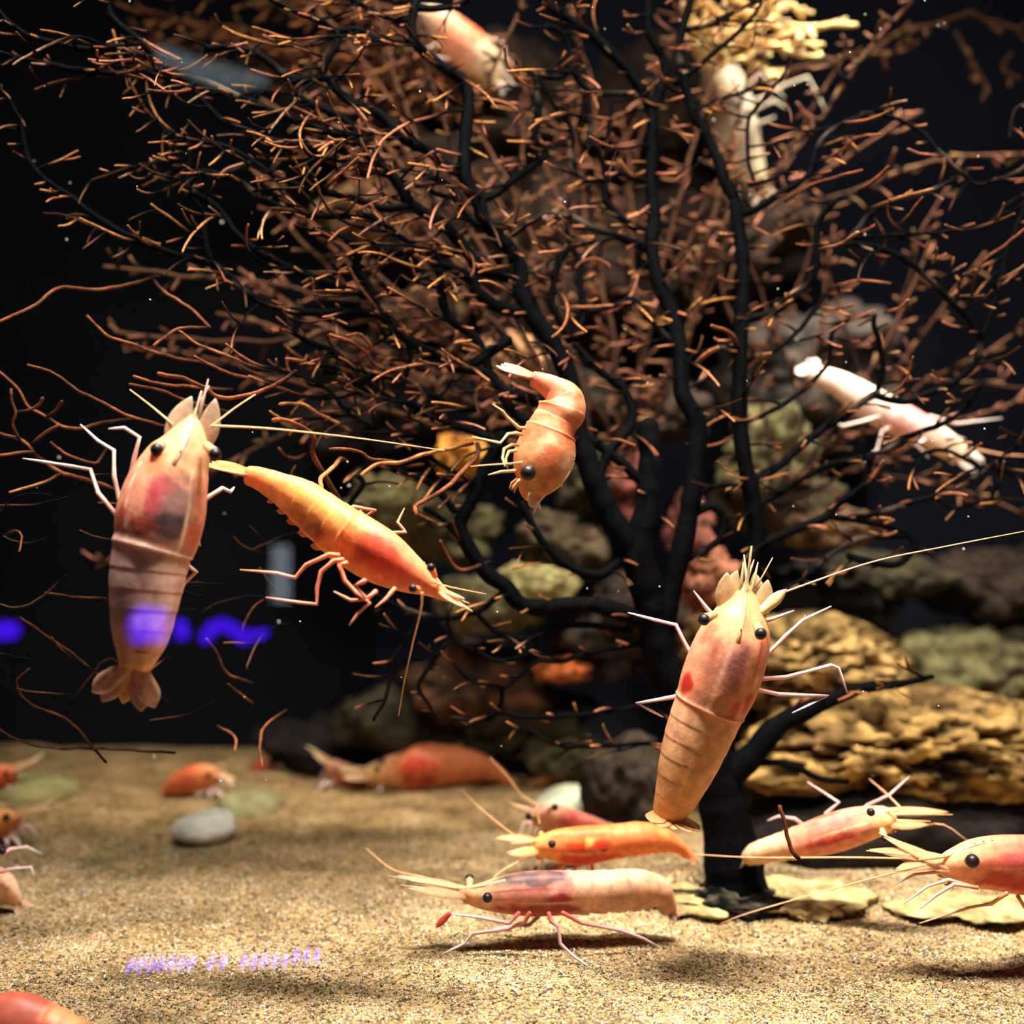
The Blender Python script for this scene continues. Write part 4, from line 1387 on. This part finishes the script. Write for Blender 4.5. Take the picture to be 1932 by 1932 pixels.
shrimp('bright orange shrimp diving head-down to the right beside the big pink shrimp',
       poly([(848, 1130), (815, 1108), (770, 1082), (720, 1052), (665, 1018), (620, 985), (570, 945), (530, 922), (490, 903), (468, 897)], 0.435, 0.45),
       [7, 19, 38, 52, 53, 48, 41, 30, 22, 18], (0.58, 0.72, 0.35), 'side',
       [(0, lin(244, 150, 100)), (0.2, lin(240, 120, 78)), (0.42, lin(248, 150, 80)), (0.7, lin(252, 168, 88)), (1, lin(250, 146, 84))],
       spots=[(0.30, 1.05, 0.12, 0.7, lin(206, 56, 34), 0.8), (0.19, 1.4, 0.07, 0.6, lin(226, 84, 56), 0.6), (0.30, -1.05, 0.12, 0.7, lin(206, 56, 34), 0.8), (0.58, 1.9, 0.05, 0.4, lin(120, 60, 40), 0.7), (0.66, 1.85, 0.05, 0.35, lin(130, 70, 44), 0.6)],
       head=0.47, eyes=[(780, 1110, 0.412), (814, 1072, 0.43)], eye_r=8, scales=[(874, 1146, 0.43), (876, 1130, 0.43)], fan=((388, 874, 0.455), 0.16), rost=0.75,
       legs=[poly([(640, 1048), (621, 1046), (577, 1066), (557, 1090), (522, 1081), (453, 1075)], 0.43, 0.43), poly([(648, 1056), (630, 1058), (606, 1078), (598, 1110), (598, 1140), (560, 1136), (502, 1127)], 0.428, 0.425),
             poly([(655, 1062), (641, 1066), (650, 1095), (673, 1119), (698, 1138), (676, 1156), (659, 1180)], 0.425, 0.42), poly([(745, 1110), (737, 1119), (728, 1130), (708, 1146)], 0.425, 0.42),
             poly([(705, 1010), (720, 1006), (766, 1004), (750, 985), (763, 959)], 0.46, 0.47), poly([(650, 965), (667, 956), (708, 963), (688, 974)], 0.46, 0.47), poly([(710, 1115), (693, 1130), (662, 1133), (630, 1116)], 0.425, 0.42),
             poly([(690, 1095), (670, 1105), (690, 1128), (705, 1120)], 0.42, 0.42)],
       antennae=[poly([(796, 1118), (796, 1140), (792, 1162), (780, 1209), (762, 1290), (752, 1350)], 0.42, 0.44), poly([(815, 1098), (850, 1108), (917, 1121)], 0.43, 0.45)],
       leg_c=(lin(232, 116, 82), lin(236, 150, 120)), fin_c=(lin(246, 150, 92), lin(248, 190, 140)), ns=200, na=64, leg_w=9.5, mottle=(0.3, lin(236, 100, 50), 80), s_off=0.085, scale_u=0.05)

shrimp('small mottled orange shrimp bent double with its head down before the coral',
       poly([(1004, 925), (1012, 905), (1020, 880), (1028, 852), (1036, 822), (1048, 795), (1060, 773), (1061, 752), (1046, 735), (1024, 722), (1003, 714)], 0.45, 0.455),
       [28, 44, 54, 56, 50, 43, 46, 38, 26, 19, 14], (0.9, 0.15, 0.28), 'side',
       [(0, lin(196, 136, 84)), (0.3, lin(196, 130, 88)), (0.6, lin(200, 124, 84)), (1, lin(206, 124, 92))],
       spots=[(0.22, 1.2, 0.05, 0.3, lin(196, 92, 50), 0.6), (0.30, 0.9, 0.04, 0.4, lin(198, 96, 52), 0.6), (0.12, 0.6, 0.05, 0.3, lin(200, 100, 56), 0.5), (0.22, 0.3, 0.06, 0.25, lin(236, 188, 150), 0.6), (0.55, 0.5, 0.06, 0.5, lin(196, 100, 56), 0.5), (0.66, 1.2, 0.05, 0.5, lin(240, 190, 150), 0.5), (0.38, 1.4, 0.04, 0.4, lin(240, 190, 150), 0.5),
              (0.22, -1.2, 0.05, 0.3, lin(196, 92, 50), 0.6), (0.30, -0.9, 0.04, 0.4, lin(198, 96, 52), 0.6)],
       head=0.46, eyes=[(997, 893, 0.425), (1035, 905, 0.462)], eye_r=14, scales=[(1016, 957, 0.452), (1004, 948, 0.455)], fan=((936, 690, 0.46), 0.18), rost=0.5,
       legs=[poly([(990, 808), (979, 807), (956, 786), (949, 776), (930, 763)], 0.44, 0.435), poly([(985, 820), (974, 817), (958, 819), (944, 836), (891, 824)], 0.44, 0.43), poly([(978, 840), (966, 839), (951, 847), (948, 864), (953, 880)], 0.44, 0.43),
             poly([(975, 850), (960, 852), (954, 866), (958, 884)], 0.445, 0.44), poly([(972, 888), (945, 890), (921, 896)], 0.445, 0.445), poly([(980, 905), (972, 915), (966, 923)], 0.445, 0.445)],
       antennae=[poly([(985, 872), (959, 875), (923, 877), (888, 880)], 0.44, 0.44)], leg_c=(lin(214, 150, 96), lin(232, 206, 140)), fin_c=(lin(220, 170, 120), lin(214, 196, 180)), ns=180, na=60, leg_w=7, pleopods=False, crest=0.34, scale_w=0.5, mottle=(0.7, lin(168, 78, 40), 130))

shrimp('white overexposed shrimp seen from above behind the right-hand branches',
       poly([(1812, 858), (1783, 838), (1748, 819), (1712, 800), (1664, 773), (1617, 745), (1581, 723), (1545, 709), (1531, 700)], 0.645, 0.67),
       [20, 25, 29, 32, 31, 28, 23, 18, 14], (0.1, 0.42, 0.9), 'dorsal',
       [(0, lin(238, 206, 170)), (0.3, lin(236, 190, 176)), (0.5, lin(240, 208, 190)), (1, lin(246, 226, 200))],
       spots=[(0.40, -0.9, 0.10, 0.6, lin(210, 90, 80), 0.7), (0.30, -0.6, 0.08, 0.4, lin(224, 120, 110), 0.6), (0.40, 0.9, 0.10, 0.6, lin(220, 120, 110), 0.5)],
       head=0.46, eyes=[(1826, 843, 0.64), (1792, 864, 0.63)], eye_r=5, fan=((1507, 683, 0.675), 0.85),
       legs=[poly([(1740, 790), (1755, 785), (1807, 799), (1890, 789)], 0.65, 0.65), poly([(1680, 805), (1664, 814), (1655, 849), (1629, 871)], 0.65, 0.65), poly([(1660, 785), (1645, 790), (1590, 804), (1580, 798)], 0.65, 0.65), poly([(1745, 830), (1729, 838), (1752, 864)], 0.63, 0.63), poly([(1785, 825), (1800, 823), (1821, 828)], 0.64, 0.64)],
       antennae=[poly([(1815, 848), (1840, 848), (1890, 857), (1940, 860)], 0.64, 0.64)], leg_c=(lin(240, 200, 190), WHITE), fin_c=(lin(240, 214, 180), WHITE), ns=140, na=48, leg_w=7, pleopods=False)

shrimp('big pale tan shrimp standing upright before the coral trunk with red spots on its shell',
       poly([(1407, 1112), (1404, 1135), (1398, 1160), (1388, 1200), (1372, 1245), (1354, 1295), (1338, 1335), (1318, 1385), (1298, 1440), (1280, 1490), (1267, 1522), (1262, 1540)], 0.465, 0.475),
       [12, 30, 49, 66, 72, 72, 66, 62, 55, 44, 35, 30], (-0.10, 0.1, 1.0), 'dorsal',
       [(0, lin(214, 156, 106)), (0.15, lin(216, 138, 106)), (0.40, lin(216, 138, 106)), (0.5, lin(216, 160, 120)), (0.75, lin(206, 150, 104)), (1, lin(220, 152, 92))],  # head tone darkened to offset the lamp overhead
       spots=[(0.22, 0.12, 0.12, 0.28, lin(128, 70, 76), 0.8), (0.395, 0.5, 0.045, 0.17, lin(180, 22, 20), 1.0), (0.365, 0.92, 0.06, 0.22, lin(180, 22, 20), 1.0), (0.37, -1.0, 0.06, 0.28, lin(180, 28, 24), 0.95), (0.10, -0.85, 0.07, 0.25, lin(220, 90, 66), 0.7), (0.15, 0.72, 0.07, 0.07, lin(206, 60, 36), 0.85), (0.06, 0.9, 0.03, 0.2, lin(226, 110, 60), 0.6), (0.42, 0.0, 0.04, 0.5, lin(190, 120, 100), 0.5), (0.72, -0.1, 0.006, 0.05, lin(80, 50, 50), 0.9)],
       lines=[(0.10, 0.44, -0.12, -0.10, 0.028, lin(250, 210, 166), 0.8), (0.46, 0.85, -0.05, 0.0, 0.05, lin(236, 184, 120), 0.6), (0.10, 0.42, 0.95, 0.80, 0.02, lin(250, 200, 160), 0.6)],
       head=0.455, eyes=[(1434, 1194, 0.442), (1330, 1168, 0.45)], eye_r=11, scales=[(1449, 1094, 0.465), (1372, 1080, 0.465), (1424, 1080, 0.468), (1391, 1076, 0.468)], fan=((1276, 1574, 0.458), 0.5), rost=0.8,
       legs=[poly([(1315, 1235), (1298, 1226), (1275, 1179), (1237, 1170), (1185, 1156)], 0.475, 0.48), poly([(1295, 1310), (1276, 1314), (1202, 1327), (1251, 1353)], 0.48, 0.485), poly([(1345, 1160), (1333, 1147), (1309, 1115)], 0.475, 0.475),
             poly([(1430, 1245), (1446, 1237), (1483, 1199), (1515, 1170), (1568, 1144)], 0.475, 0.475), poly([(1415, 1284), (1434, 1281), (1483, 1278), (1568, 1255), (1582, 1260), (1599, 1307)], 0.475, 0.475), poly([(1405, 1298), (1425, 1300), (1469, 1310), (1562, 1313), (1495, 1345)], 0.475, 0.475), poly([(1440, 1172), (1457, 1168), (1498, 1152)], 0.47, 0.47)],
       antennae=[poly([(1440, 1130), (1478, 1118), (1640, 1062), (1780, 1032), (1940, 1001)], 0.465, 0.47), poly([(1425, 1110), (1440, 1085), (1458, 1052)], 0.465, 0.465)],
       leg_c=(lin(232, 130, 110), lin(232, 216, 222)), fin_c=(lin(220, 166, 112), lin(196, 166, 122)), ns=220, na=72, leg_w=10, seg_amp=0.008, mottle=(0.3, lin(186, 100, 76), 70), claws=[[(1432, 1158, 0.462), (1484, 1112, 0.462)]], claw_c=(lin(246, 214, 150), lin(240, 190, 130)), pleopods=False, s_off=0.11, scale_u=0.10, scale_w=0.36)

shrimp('pale shrimp walking on the sand to the left with a grey saddle and maroon flank',
       poly([(868, 1684), (905, 1690), (950, 1688), (1000, 1686), (1050, 1685), (1100, 1683), (1150, 1681), (1200, 1678), (1238, 1684), (1256, 1702), (1266, 1718)], 0.50, 0.515),
       [12, 25, 37, 44, 44, 42, 41, 40, 33, 20, 12], (0.0, 0.86, 0.5), 'side',
       [(0, lin(222, 168, 124)), (0.15, lin(214, 150, 128)), (0.42, lin(200, 130, 118)), (0.5, lin(220, 172, 140)), (0.8, lin(220, 164, 128)), (1, lin(214, 150, 124))],
       spots=[(0.26, 0.05, 0.17, 0.55, lin(66, 58, 62), 0.92), (0.30, -1.75, 0.20, 0.42, lin(150, 34, 32), 0.9), (0.38, -1.15, 0.07, 0.28, lin(160, 34, 34), 0.9), (0.20, -1.1, 0.10, 0.3, lin(206, 130, 116), 0.6), (0.20, -0.62, 0.14, 0.09, lin(170, 50, 46), 0.8),
              (0.30, 1.75, 0.20, 0.42, lin(150, 34, 32), 0.9), (0.38, 1.15, 0.07, 0.28, lin(160, 34, 34), 0.9)],
       lines=[(0.08, 0.44, -1.25, -1.32, 0.035, lin(240, 190, 180), 0.85), (0.30, 0.44, -0.80, -0.80, 0.03, lin(230, 150, 150), 0.7), (0.10, 0.44, -1.95, -1.9, 0.03, lin(230, 150, 140), 0.6), (0.12, 0.44, 0.75, 0.7, 0.05, lin(230, 180, 180), 0.7)],
       head=0.455, eyes=[(886, 1659, 0.51), (919, 1693, 0.475)], eye_r=9, scales=[(748, 1652, 0.50), (770, 1676, 0.49)], fan=((1279, 1740, 0.515), 0.3),
       legs=[poly([(1000, 1722), (990, 1738), (960, 1752), (892, 1761), (877, 1780), (833, 1801)], 0.49, 0.496), poly([(1035, 1722), (1040, 1738), (1054, 1748), (1057, 1780), (1082, 1804), (1116, 1828)], 0.488, 0.481), poly([(1060, 1722), (1097, 1741), (1169, 1755), (1212, 1770), (1243, 1786)], 0.49, 0.503),
             poly([(980, 1722), (960, 1742), (900, 1730), (848, 1724)], 0.49, 0.49), poly([(1020, 1724), (1000, 1744), (930, 1752)], 0.51, 0.52)],
       antennae=[poly([(880, 1675), (800, 1655), (740, 1640), (690, 1600)], 0.50, 0.55)], claws=[[(850, 1722, 0.49), (822, 1750, 0.49)]], leg_c=(lin(190, 70, 56), lin(226, 206, 210)), fin_c=(lin(220, 168, 126), lin(214, 172, 130)), ns=200, na=72, leg_w=9, mottle=(0.35, lin(186, 116, 96), 80), rost=1.6, s_off=0.085, scale_u=0.03, scale_w=0.4)

shrimp('orange shrimp on the sand just behind the walking pale shrimp',
       poly([(1015, 1597), (1050, 1595), (1090, 1596), (1130, 1592), (1170, 1586), (1210, 1582), (1250, 1585), (1280, 1598), (1300, 1616)], 0.55, 0.565),
       [20, 32, 39, 37, 34, 33, 25, 15, 8], (0.0, 0.8, 0.6), 'side',
       [(0, lin(240, 166, 92)), (0.25, lin(232, 112, 60)), (0.5, lin(236, 130, 70)), (1, lin(236, 134, 76))],
       spots=[(0.24, -0.75, 0.09, 0.25, lin(220, 52, 28), 0.85), (0.38, -0.75, 0.06, 0.25, lin(216, 44, 26), 0.85), (0.30, -0.6, 0.03, 0.3, lin(250, 190, 100), 0.8), (0.30, -1.75, 0.18, 0.4, lin(196, 36, 30), 0.85), (0.39, -1.12, 0.02, 0.08, lin(40, 30, 30), 0.9)],
       lines=[(0.10, 0.44, -1.2, -1.3, 0.04, lin(250, 180, 150), 0.8)],
       head=0.46, eyes=[(1020, 1572, 0.56), (1041, 1592, 0.525)], eye_r=7, scales=[(938, 1580, 0.55), (960, 1612, 0.54)], auto_legs=6, leg_c=(lin(224, 130, 84), lin(236, 200, 170)), fin_c=(lin(240, 170, 100), lin(240, 190, 130)), ns=150, na=56, fan=((1314, 1632, 0.565), 0.25))

shrimp('small pale pink shrimp facing left behind the orange one on the sand',
       poly([(1018, 1532), (1045, 1545), (1080, 1555), (1120, 1562), (1150, 1566)], 0.605, 0.64), [18, 28, 27, 20, 10], (0.0, 0.85, 0.5), 'side',
       [(0, lin(216, 166, 140)), (0.4, lin(206, 110, 96)), (1, lin(206, 130, 110))], spots=[(0.3, -0.8, 0.12, 0.5, lin(190, 60, 56), 0.7)],
       eyes=[(1046, 1523, 0.60), (998, 1540, 0.59)], eye_r=6.5, scales=[(985, 1500, 0.60), (965, 1518, 0.595)], auto_legs=4, res=0.7)

shrimp('slim pink-orange shrimp pointing right in front of the dark hollow',
       poly([(1672, 1545), (1620, 1557), (1570, 1572), (1520, 1586), (1480, 1596), (1450, 1604), (1425, 1611), (1412, 1618)], 0.52, 0.56),
       [24, 33, 35, 30, 25, 22, 19, 14], (-0.15, 0.75, 0.62), 'dorsal',
       [(0, lin(242, 186, 130)), (0.2, lin(232, 146, 120)), (0.55, lin(228, 140, 112)), (0.7, lin(238, 190, 150)), (1, lin(240, 200, 160))],
       spots=[(0.28, 0.0, 0.12, 0.35, lin(226, 130, 124), 0.7), (0.36, -0.55, 0.12, 0.16, lin(210, 70, 46), 0.7), (0.35, 0.9, 0.16, 0.3, lin(190, 50, 40), 0.8), (0.36, 0.45, 0.1, 0.1, lin(216, 90, 60), 0.6), (0.45, -0.2, 0.05, 0.12, lin(206, 90, 70), 0.6)],
       lines=[(0.10, 0.60, 0.55, 0.5, 0.035, lin(252, 220, 170), 0.85), (0.2, 0.6, -0.8, -0.7, 0.03, lin(250, 200, 160), 0.6)],
       head=0.60, eyes=[(1668, 1580, 0.51), (1643, 1532, 0.50)], eye_r=7.5, scales=[(1752, 1556, 0.515), (1789, 1532, 0.52)], fan=((1404, 1640, 0.58), 0.3),
       legs=[poly([(1560, 1545), (1558, 1535), (1583, 1514), (1523, 1475)], 0.53, 0.55), poly([(1625, 1530), (1637, 1519), (1678, 1500), (1716, 1465)], 0.53, 0.55), poly([(1520, 1560), (1500, 1545), (1470, 1540), (1448, 1548)], 0.54, 0.55)],
       antennae=[poly([(1730, 1560), (1780, 1556), (1830, 1590)], 0.52, 0.53), poly([(1700, 1525), (1670, 1495), (1640, 1470)], 0.53, 0.56)], leg_c=(lin(206, 110, 100), lin(226, 200, 196)), fin_c=(lin(242, 190, 130), lin(226, 170, 110)), ns=160, na=56, pleopods=False)

shrimp('large reddish shrimp entering from the right edge with long bristling feelers',
       poly([(1790, 1632), (1835, 1628), (1885, 1628), (1940, 1632), (1990, 1632), (2040, 1632), (2090, 1640), (2140, 1660)], 0.475, 0.50),
       [28, 46, 54, 58, 56, 50, 40, 26], (0.0, 0.88, 0.45), 'side',
       [(0, lin(232, 172, 126)), (0.25, lin(226, 130, 104)), (0.5, lin(220, 120, 96)), (1, lin(226, 140, 110))],
       spots=[(0.27, -0.85, 0.10, 0.35, lin(206, 84, 84), 0.8), (0.24, -1.7, 0.16, 0.4, lin(180, 36, 34), 0.85), (0.14, -1.0, 0.05, 0.2, lin(200, 60, 50), 0.6)],
       lines=[(0.12, 0.44, -1.15, -1.3, 0.04, lin(240, 170, 150), 0.7)],
       head=0.46, eyes=[(1812, 1606, 0.48), (1833, 1624, 0.447)], eye_r=12, scales=[(1640, 1603, 0.475), (1668, 1580, 0.48), (1690, 1640, 0.47), (1700, 1622, 0.478)],
       legs=[poly([(1830, 1672), (1790, 1660), (1750, 1672), (1705, 1705)], 0.47, 0.47), poly([(1845, 1675), (1800, 1668), (1765, 1690), (1735, 1715)], 0.465, 0.465), poly([(1900, 1685), (1870, 1705), (1830, 1712), (1735, 1742)], 0.47, 0.49), poly([(1815, 1660), (1770, 1645), (1725, 1650), (1690, 1668)], 0.475, 0.475), poly([(1920, 1690), (1935, 1715), (1945, 1752)], 0.48, 0.48)],
       antennae=[poly([(1780, 1622), (1716, 1620), (1600, 1618), (1428, 1618), (1310, 1612)], 0.475, 0.53), poly([(1780, 1640), (1722, 1640), (1605, 1668), (1415, 1722), (1358, 1744)], 0.475, 0.53)],
       leg_c=(lin(216, 130, 100), lin(222, 196, 180)), fin_c=(lin(232, 176, 130), lin(220, 160, 110)), ns=180, na=64, leg_w=8)

shrimp('blurred orange shrimp with a red flank on the back sand before the rock pile',
       poly([(700, 1462), (745, 1456), (795, 1448), (845, 1443), (895, 1446), (930, 1456), (958, 1474)], 0.795, 0.80), [20, 33, 44, 38, 30, 18, 9], (0.0, 0.9, 0.4), 'side',
       [(0, lin(214, 170, 110)), (0.3, lin(220, 120, 76)), (1, lin(220, 130, 80))], spots=[(0.33, -0.9, 0.13, 0.4, lin(206, 60, 40), 0.8), (0.33, -1.7, 0.14, 0.4, lin(150, 34, 28), 0.8)],
       eyes=[(720, 1436, 0.79), (712, 1452, 0.77)], eye_r=6, scales=[(640, 1450, 0.79), (648, 1468, 0.785)], auto_legs=6, res=0.7, auto_ant=False)
shrimp('blurred reddish shrimp tilted head-up at the left of the back orange shrimp',
       poly([(628, 1446), (650, 1460), (672, 1474), (700, 1484), (730, 1486)], 0.80, 0.82), [14, 20, 20, 15, 8], (0.3, 0.8, 0.4), 'side',
       [(0, lin(220, 150, 120)), (0.4, lin(206, 90, 76)), (1, lin(206, 110, 80))], spots=[(0.4, -1.4, 0.2, 0.5, lin(150, 30, 36), 0.8)], eye_r=5, scales=[(580, 1408, 0.80), (592, 1424, 0.795)], auto_legs=4, res=0.6, auto_ant=False)
shrimp('blurred orange shrimp half hidden behind the dark boulder on the back sand',
       poly([(1110, 1470), (1085, 1464), (1058, 1463), (1030, 1468), (1008, 1477)], 0.80, 0.80), [14, 19, 19, 13, 6], (0.0, 0.9, 0.4), 'side',
       [(0, lin(236, 130, 80)), (1, lin(240, 170, 100))], eye_r=5, auto_legs=2, res=0.6, auto_ant=False)
shrimp('blurred orange shrimp standing at the back edge of the sand above the whitish stone',
       poly([(405, 1458), (385, 1464), (360, 1470), (335, 1480), (312, 1494)], 0.77, 0.78), [15, 24, 25, 20, 10], (0.0, 0.9, 0.4), 'side',
       [(0, lin(236, 150, 90)), (0.4, lin(206, 100, 60)), (1, lin(206, 110, 70))], eye_r=5, scales=[(445, 1470, 0.77), (440, 1478, 0.765)], auto_legs=6, res=0.6, auto_ant=False)
shrimp('dim red shrimp in the shadow between the two back orange shrimps',
       poly([(520, 1452), (505, 1452), (488, 1454), (470, 1462)], 0.87, 0.875), [12, 20, 18, 8], (0.0, 0.9, 0.4), 'side', [(0, lin(170, 70, 50)), (1, lin(160, 70, 50))], eye_r=4, auto_legs=2, res=0.5, auto_ant=False)
shrimp('blurred red shrimp cut by the left edge with its feeler raised over the olive stone',
       poly([(22, 1456), (0, 1464), (-25, 1474), (-55, 1486), (-80, 1500)], 0.75, 0.75), [14, 22, 24, 20, 12], (-0.2, 0.9, 0.4), 'side', [(0, lin(220, 110, 60)), (0.4, lin(200, 60, 40)), (1, lin(200, 80, 50))], eye_r=5, scales=[(82, 1424, 0.75), (70, 1436, 0.75)], auto_legs=2, res=0.6, auto_ant=False)
shrimp('orange shrimp head at the left edge pointing right with a long pale snout',
       poly([(24, 1542), (0, 1550), (-30, 1558), (-65, 1562), (-100, 1565)], 0.66, 0.67), [17, 26, 32, 30, 20], (-0.1, 0.9, 0.4), 'side', [(0, lin(240, 160, 96)), (0.4, lin(236, 130, 80)), (1, lin(236, 140, 90))], eyes=[(12, 1542, 0.645), (20, 1530, 0.665)], eye_r=7, scales=[(108, 1508, 0.66), (92, 1524, 0.655)], auto_legs=4, res=0.7, auto_ant=False)
shrimp('pale peach shrimp barely showing at the left edge above the foreground sand',
       poly([(-60, 1650), (-30, 1660), (0, 1672), (22, 1690), (34, 1706)], 0.55, 0.55), [22, 30, 32, 20, 10], (0.2, 0.9, 0.4), 'side', [(0, lin(240, 180, 150)), (1, lin(244, 196, 164))], eyes=[(-62, 1640, 0.55), (4, 1606, 0.54)], eye_r=7,
       legs=[poly([(-10, 1648), (20, 1640), (58, 1636), (66, 1664)], 0.54, 0.545), poly([(-10, 1620), (20, 1602), (50, 1598), (80, 1612)], 0.54, 0.56)], res=0.7, auto_ant=False)
shrimp('large red-brown shrimp back rising from the bottom left corner nearest the glass',
       poly([(-70, 1950), (-20, 1940), (35, 1940), (95, 1955), (150, 1972), (215, 1985), (260, 1990)], 0.395, 0.395), [40, 58, 66, 56, 44, 36, 22], (0.0, 0.95, 0.3), 'side',
       [(0, lin(160, 80, 60)), (0.4, lin(150, 70, 52)), (0.6, lin(176, 84, 58)), (1, lin(196, 104, 70))], spots=[(0.55, 0.2, 0.12, 0.8, lin(232, 140, 90), 0.6)], res=0.9, auto_ant=False, rost=0.5)
shrimp('glowing white and orange shrimp with a red belly behind the branches at top centre',
       poly([(935, 148), (908, 122), (880, 95), (852, 66), (825, 40), (803, 24)], 0.715, 0.72), [24, 40, 44, 38, 28, 16], (0.45, 0.55, 0.7), 'dorsal',
       [(0, lin(240, 206, 160)), (0.35, lin(236, 150, 110)), (0.6, lin(236, 150, 110)), (1, lin(244, 214, 180))], spots=[(0.45, -0.6, 0.12, 0.6, lin(220, 60, 36), 0.85), (0.6, -0.4, 0.1, 0.5, lin(224, 90, 60), 0.7), (0.2, 0.5, 0.1, 0.5, lin(244, 220, 190), 0.7)],
       eye_r=7, fan=((782, 8, 0.725), 0.7), leg_c=(lin(236, 180, 150), WHITE), fin_c=(lin(240, 200, 160), WHITE), scales=[(962, 166, 0.71), (950, 178, 0.71)],
       legs=[poly([(890, 90), (920, 70), (950, 80), (955, 110)], 0.71, 0.71), poly([(905, 105), (935, 95), (965, 118), (960, 140)], 0.71, 0.71), poly([(850, 90), (820, 85), (800, 95)], 0.71, 0.71), poly([(870, 110), (840, 112), (815, 105)], 0.71, 0.71)], res=0.8, auto_ant=False)
shrimp('ghostly whitish shrimp clinging behind the upper right trunk under the pale coral',
       poly([(1350, 115), (1362, 155), (1376, 205), (1392, 260), (1410, 310), (1428, 350)], 0.79, 0.80), [24, 40, 44, 40, 32, 20], (0.5, 0.2, 0.8), 'dorsal',
       [(0, lin(226, 206, 170)), (0.5, lin(214, 200, 176)), (1, lin(210, 190, 150))], eye_r=7, fin_c=(lin(220, 200, 160), WHITE), leg_c=(lin(226, 196, 170), lin(232, 226, 190)),
       legs=[poly([(1400, 195), (1440, 185), (1478, 162), (1524, 145), (1540, 175), (1557, 208)], 0.785, 0.785), poly([(1410, 215), (1460, 190), (1485, 205)], 0.785, 0.785), poly([(1400, 170), (1435, 140), (1460, 160), (1480, 185)], 0.785, 0.785), poly([(1405, 240), (1440, 230), (1462, 220)], 0.785, 0.785)], res=0.8, auto_ant=False)

# ------------------------------------------------------------------ specks drifting in the water
mb = MB()
random.seed(5)
for k in range(110):
    d = random.uniform(0.36, 0.62)
    ball(mb, P(random.uniform(0, 1932), random.uniform(0, 1500), d), random.uniform(0.00018, 0.00042), lin(220, 220, 215), 6, 5)
tag(mb.build('drifting_specks', MAT['speck']), 'tiny white specks drifting in the water', 'particles', kind='stuff')


# ------------------------------------------------------------------ lit things in the visitors' hall that the front glass mirrors
GY = 0.300


def mirror_pos(px, py, dv):
    p = P(px, py, dv)
    return np.array([p[0], 2 * GY - dv, p[2]])


sign_mat = glow_material('blue_sign_light', (0.07, 0.005, 1.0), 14.0)
sign2_mat = glow_material('violet_caption_light', (0.20, 0.12, 1.0), 30.0)
strip_mat = glow_material('pale_strip_light', (0.75, 0.85, 1.0), 3.0)
sg = empty('lit_sign', tuple(mirror_pos(300, 1190, 1.5)))
tag(sg, 'blurred blue lit letters mirrored low on the left of the tank glass', 'sign')
for (w, pts) in ((46, [(262, 1165), (300, 1168), (298, 1195), (264, 1196), (262, 1168)]), (26, [(336, 1176), (344, 1200)]), (24, [(385, 1208), (396, 1186), (420, 1178), (446, 1192), (462, 1208)]), (18, [(470, 1200), (500, 1195)]), (36, [(-6, 1190), (22, 1190)])):
    mb = MB()
    q = np.array([mirror_pos(x, y, 1.5) for x, y in pts])
    tube(mb, q, w / 2 / F * 1.5, np.array([0.1, 0.05, 0.9]), 8)
    mb.build('letter', sign_mat, sg)
cp = empty('lit_caption', tuple(mirror_pos(420, 1815, 0.66)))
tag(cp, 'row of small violet lit characters mirrored on the glass over the sand', 'sign')
for i, x in enumerate([242, 261, 281, 300, 319, 338, 357, 395, 417, 456, 476, 496, 516, 536, 556, 576, 596]):
    y = 1826 - (x - 242) * 0.03 - (8 if x > 550 else 0)
    mb = MB()
    k = random.choice((0, 1, 2))
    pts = [(x, y - 8), (x, y + 8)] if k == 0 else ([(x - 2, y - 8), (x + 3, y), (x - 2, y + 8)] if k == 1 else [(x + 2, y - 8), (x - 3, y - 2), (x + 2, y + 8)])
    q = np.array([mirror_pos(a, b, 0.66) for a, b in pts])
    tube(mb, q, 3.6 / F * 0.66, np.array([0.1, 0.05, 0.9]), 6)
    mb.build('character', sign2_mat, cp)
up = empty('lit_strip', tuple(mirror_pos(400, 125, 1.7)))
tag(up, 'faint pale band of light mirrored at the upper left of the glass', 'light')
mb = MB()
tube(mb, np.array([mirror_pos(300, 95, 1.7), mirror_pos(370, 128, 1.7), mirror_pos(440, 146, 1.7), mirror_pos(500, 150, 1.7)]), np.array([14, 20, 20, 10]) / F * 1.7, np.array([0.5, 0.5, 0.5]), 8)
mb.build('light_tube', glow_material('dim_band_light', (0.7, 0.9, 1.0), 1.6), up)
dm = empty('lit_strip', tuple(mirror_pos(526, 1083, 1.6)))
tag(dm, 'pale upright strip of light mirrored on the glass beside the orange shrimp', 'light')
for (x0, x1, y0, y1) in ((512, 544, 1030, 1136),):
    a, b = mirror_pos(x0, y0, 1.6), mirror_pos(x1, y1, 1.6)
    mb = MB()
    v = [(x, y, z) for x in (a[0], b[0]) for y in (a[1], a[1] - 0.01) for z in (b[2], a[2])]
    mb.add(v, [(0, 1, 3, 2), (4, 6, 7, 5), (0, 4, 5, 1), (2, 3, 7, 6), (0, 2, 6, 4), (1, 5, 7, 3)], np.array([0.5, 0.5, 0.5]))
    mb.build('light_panel', strip_mat, dm, smooth=False)
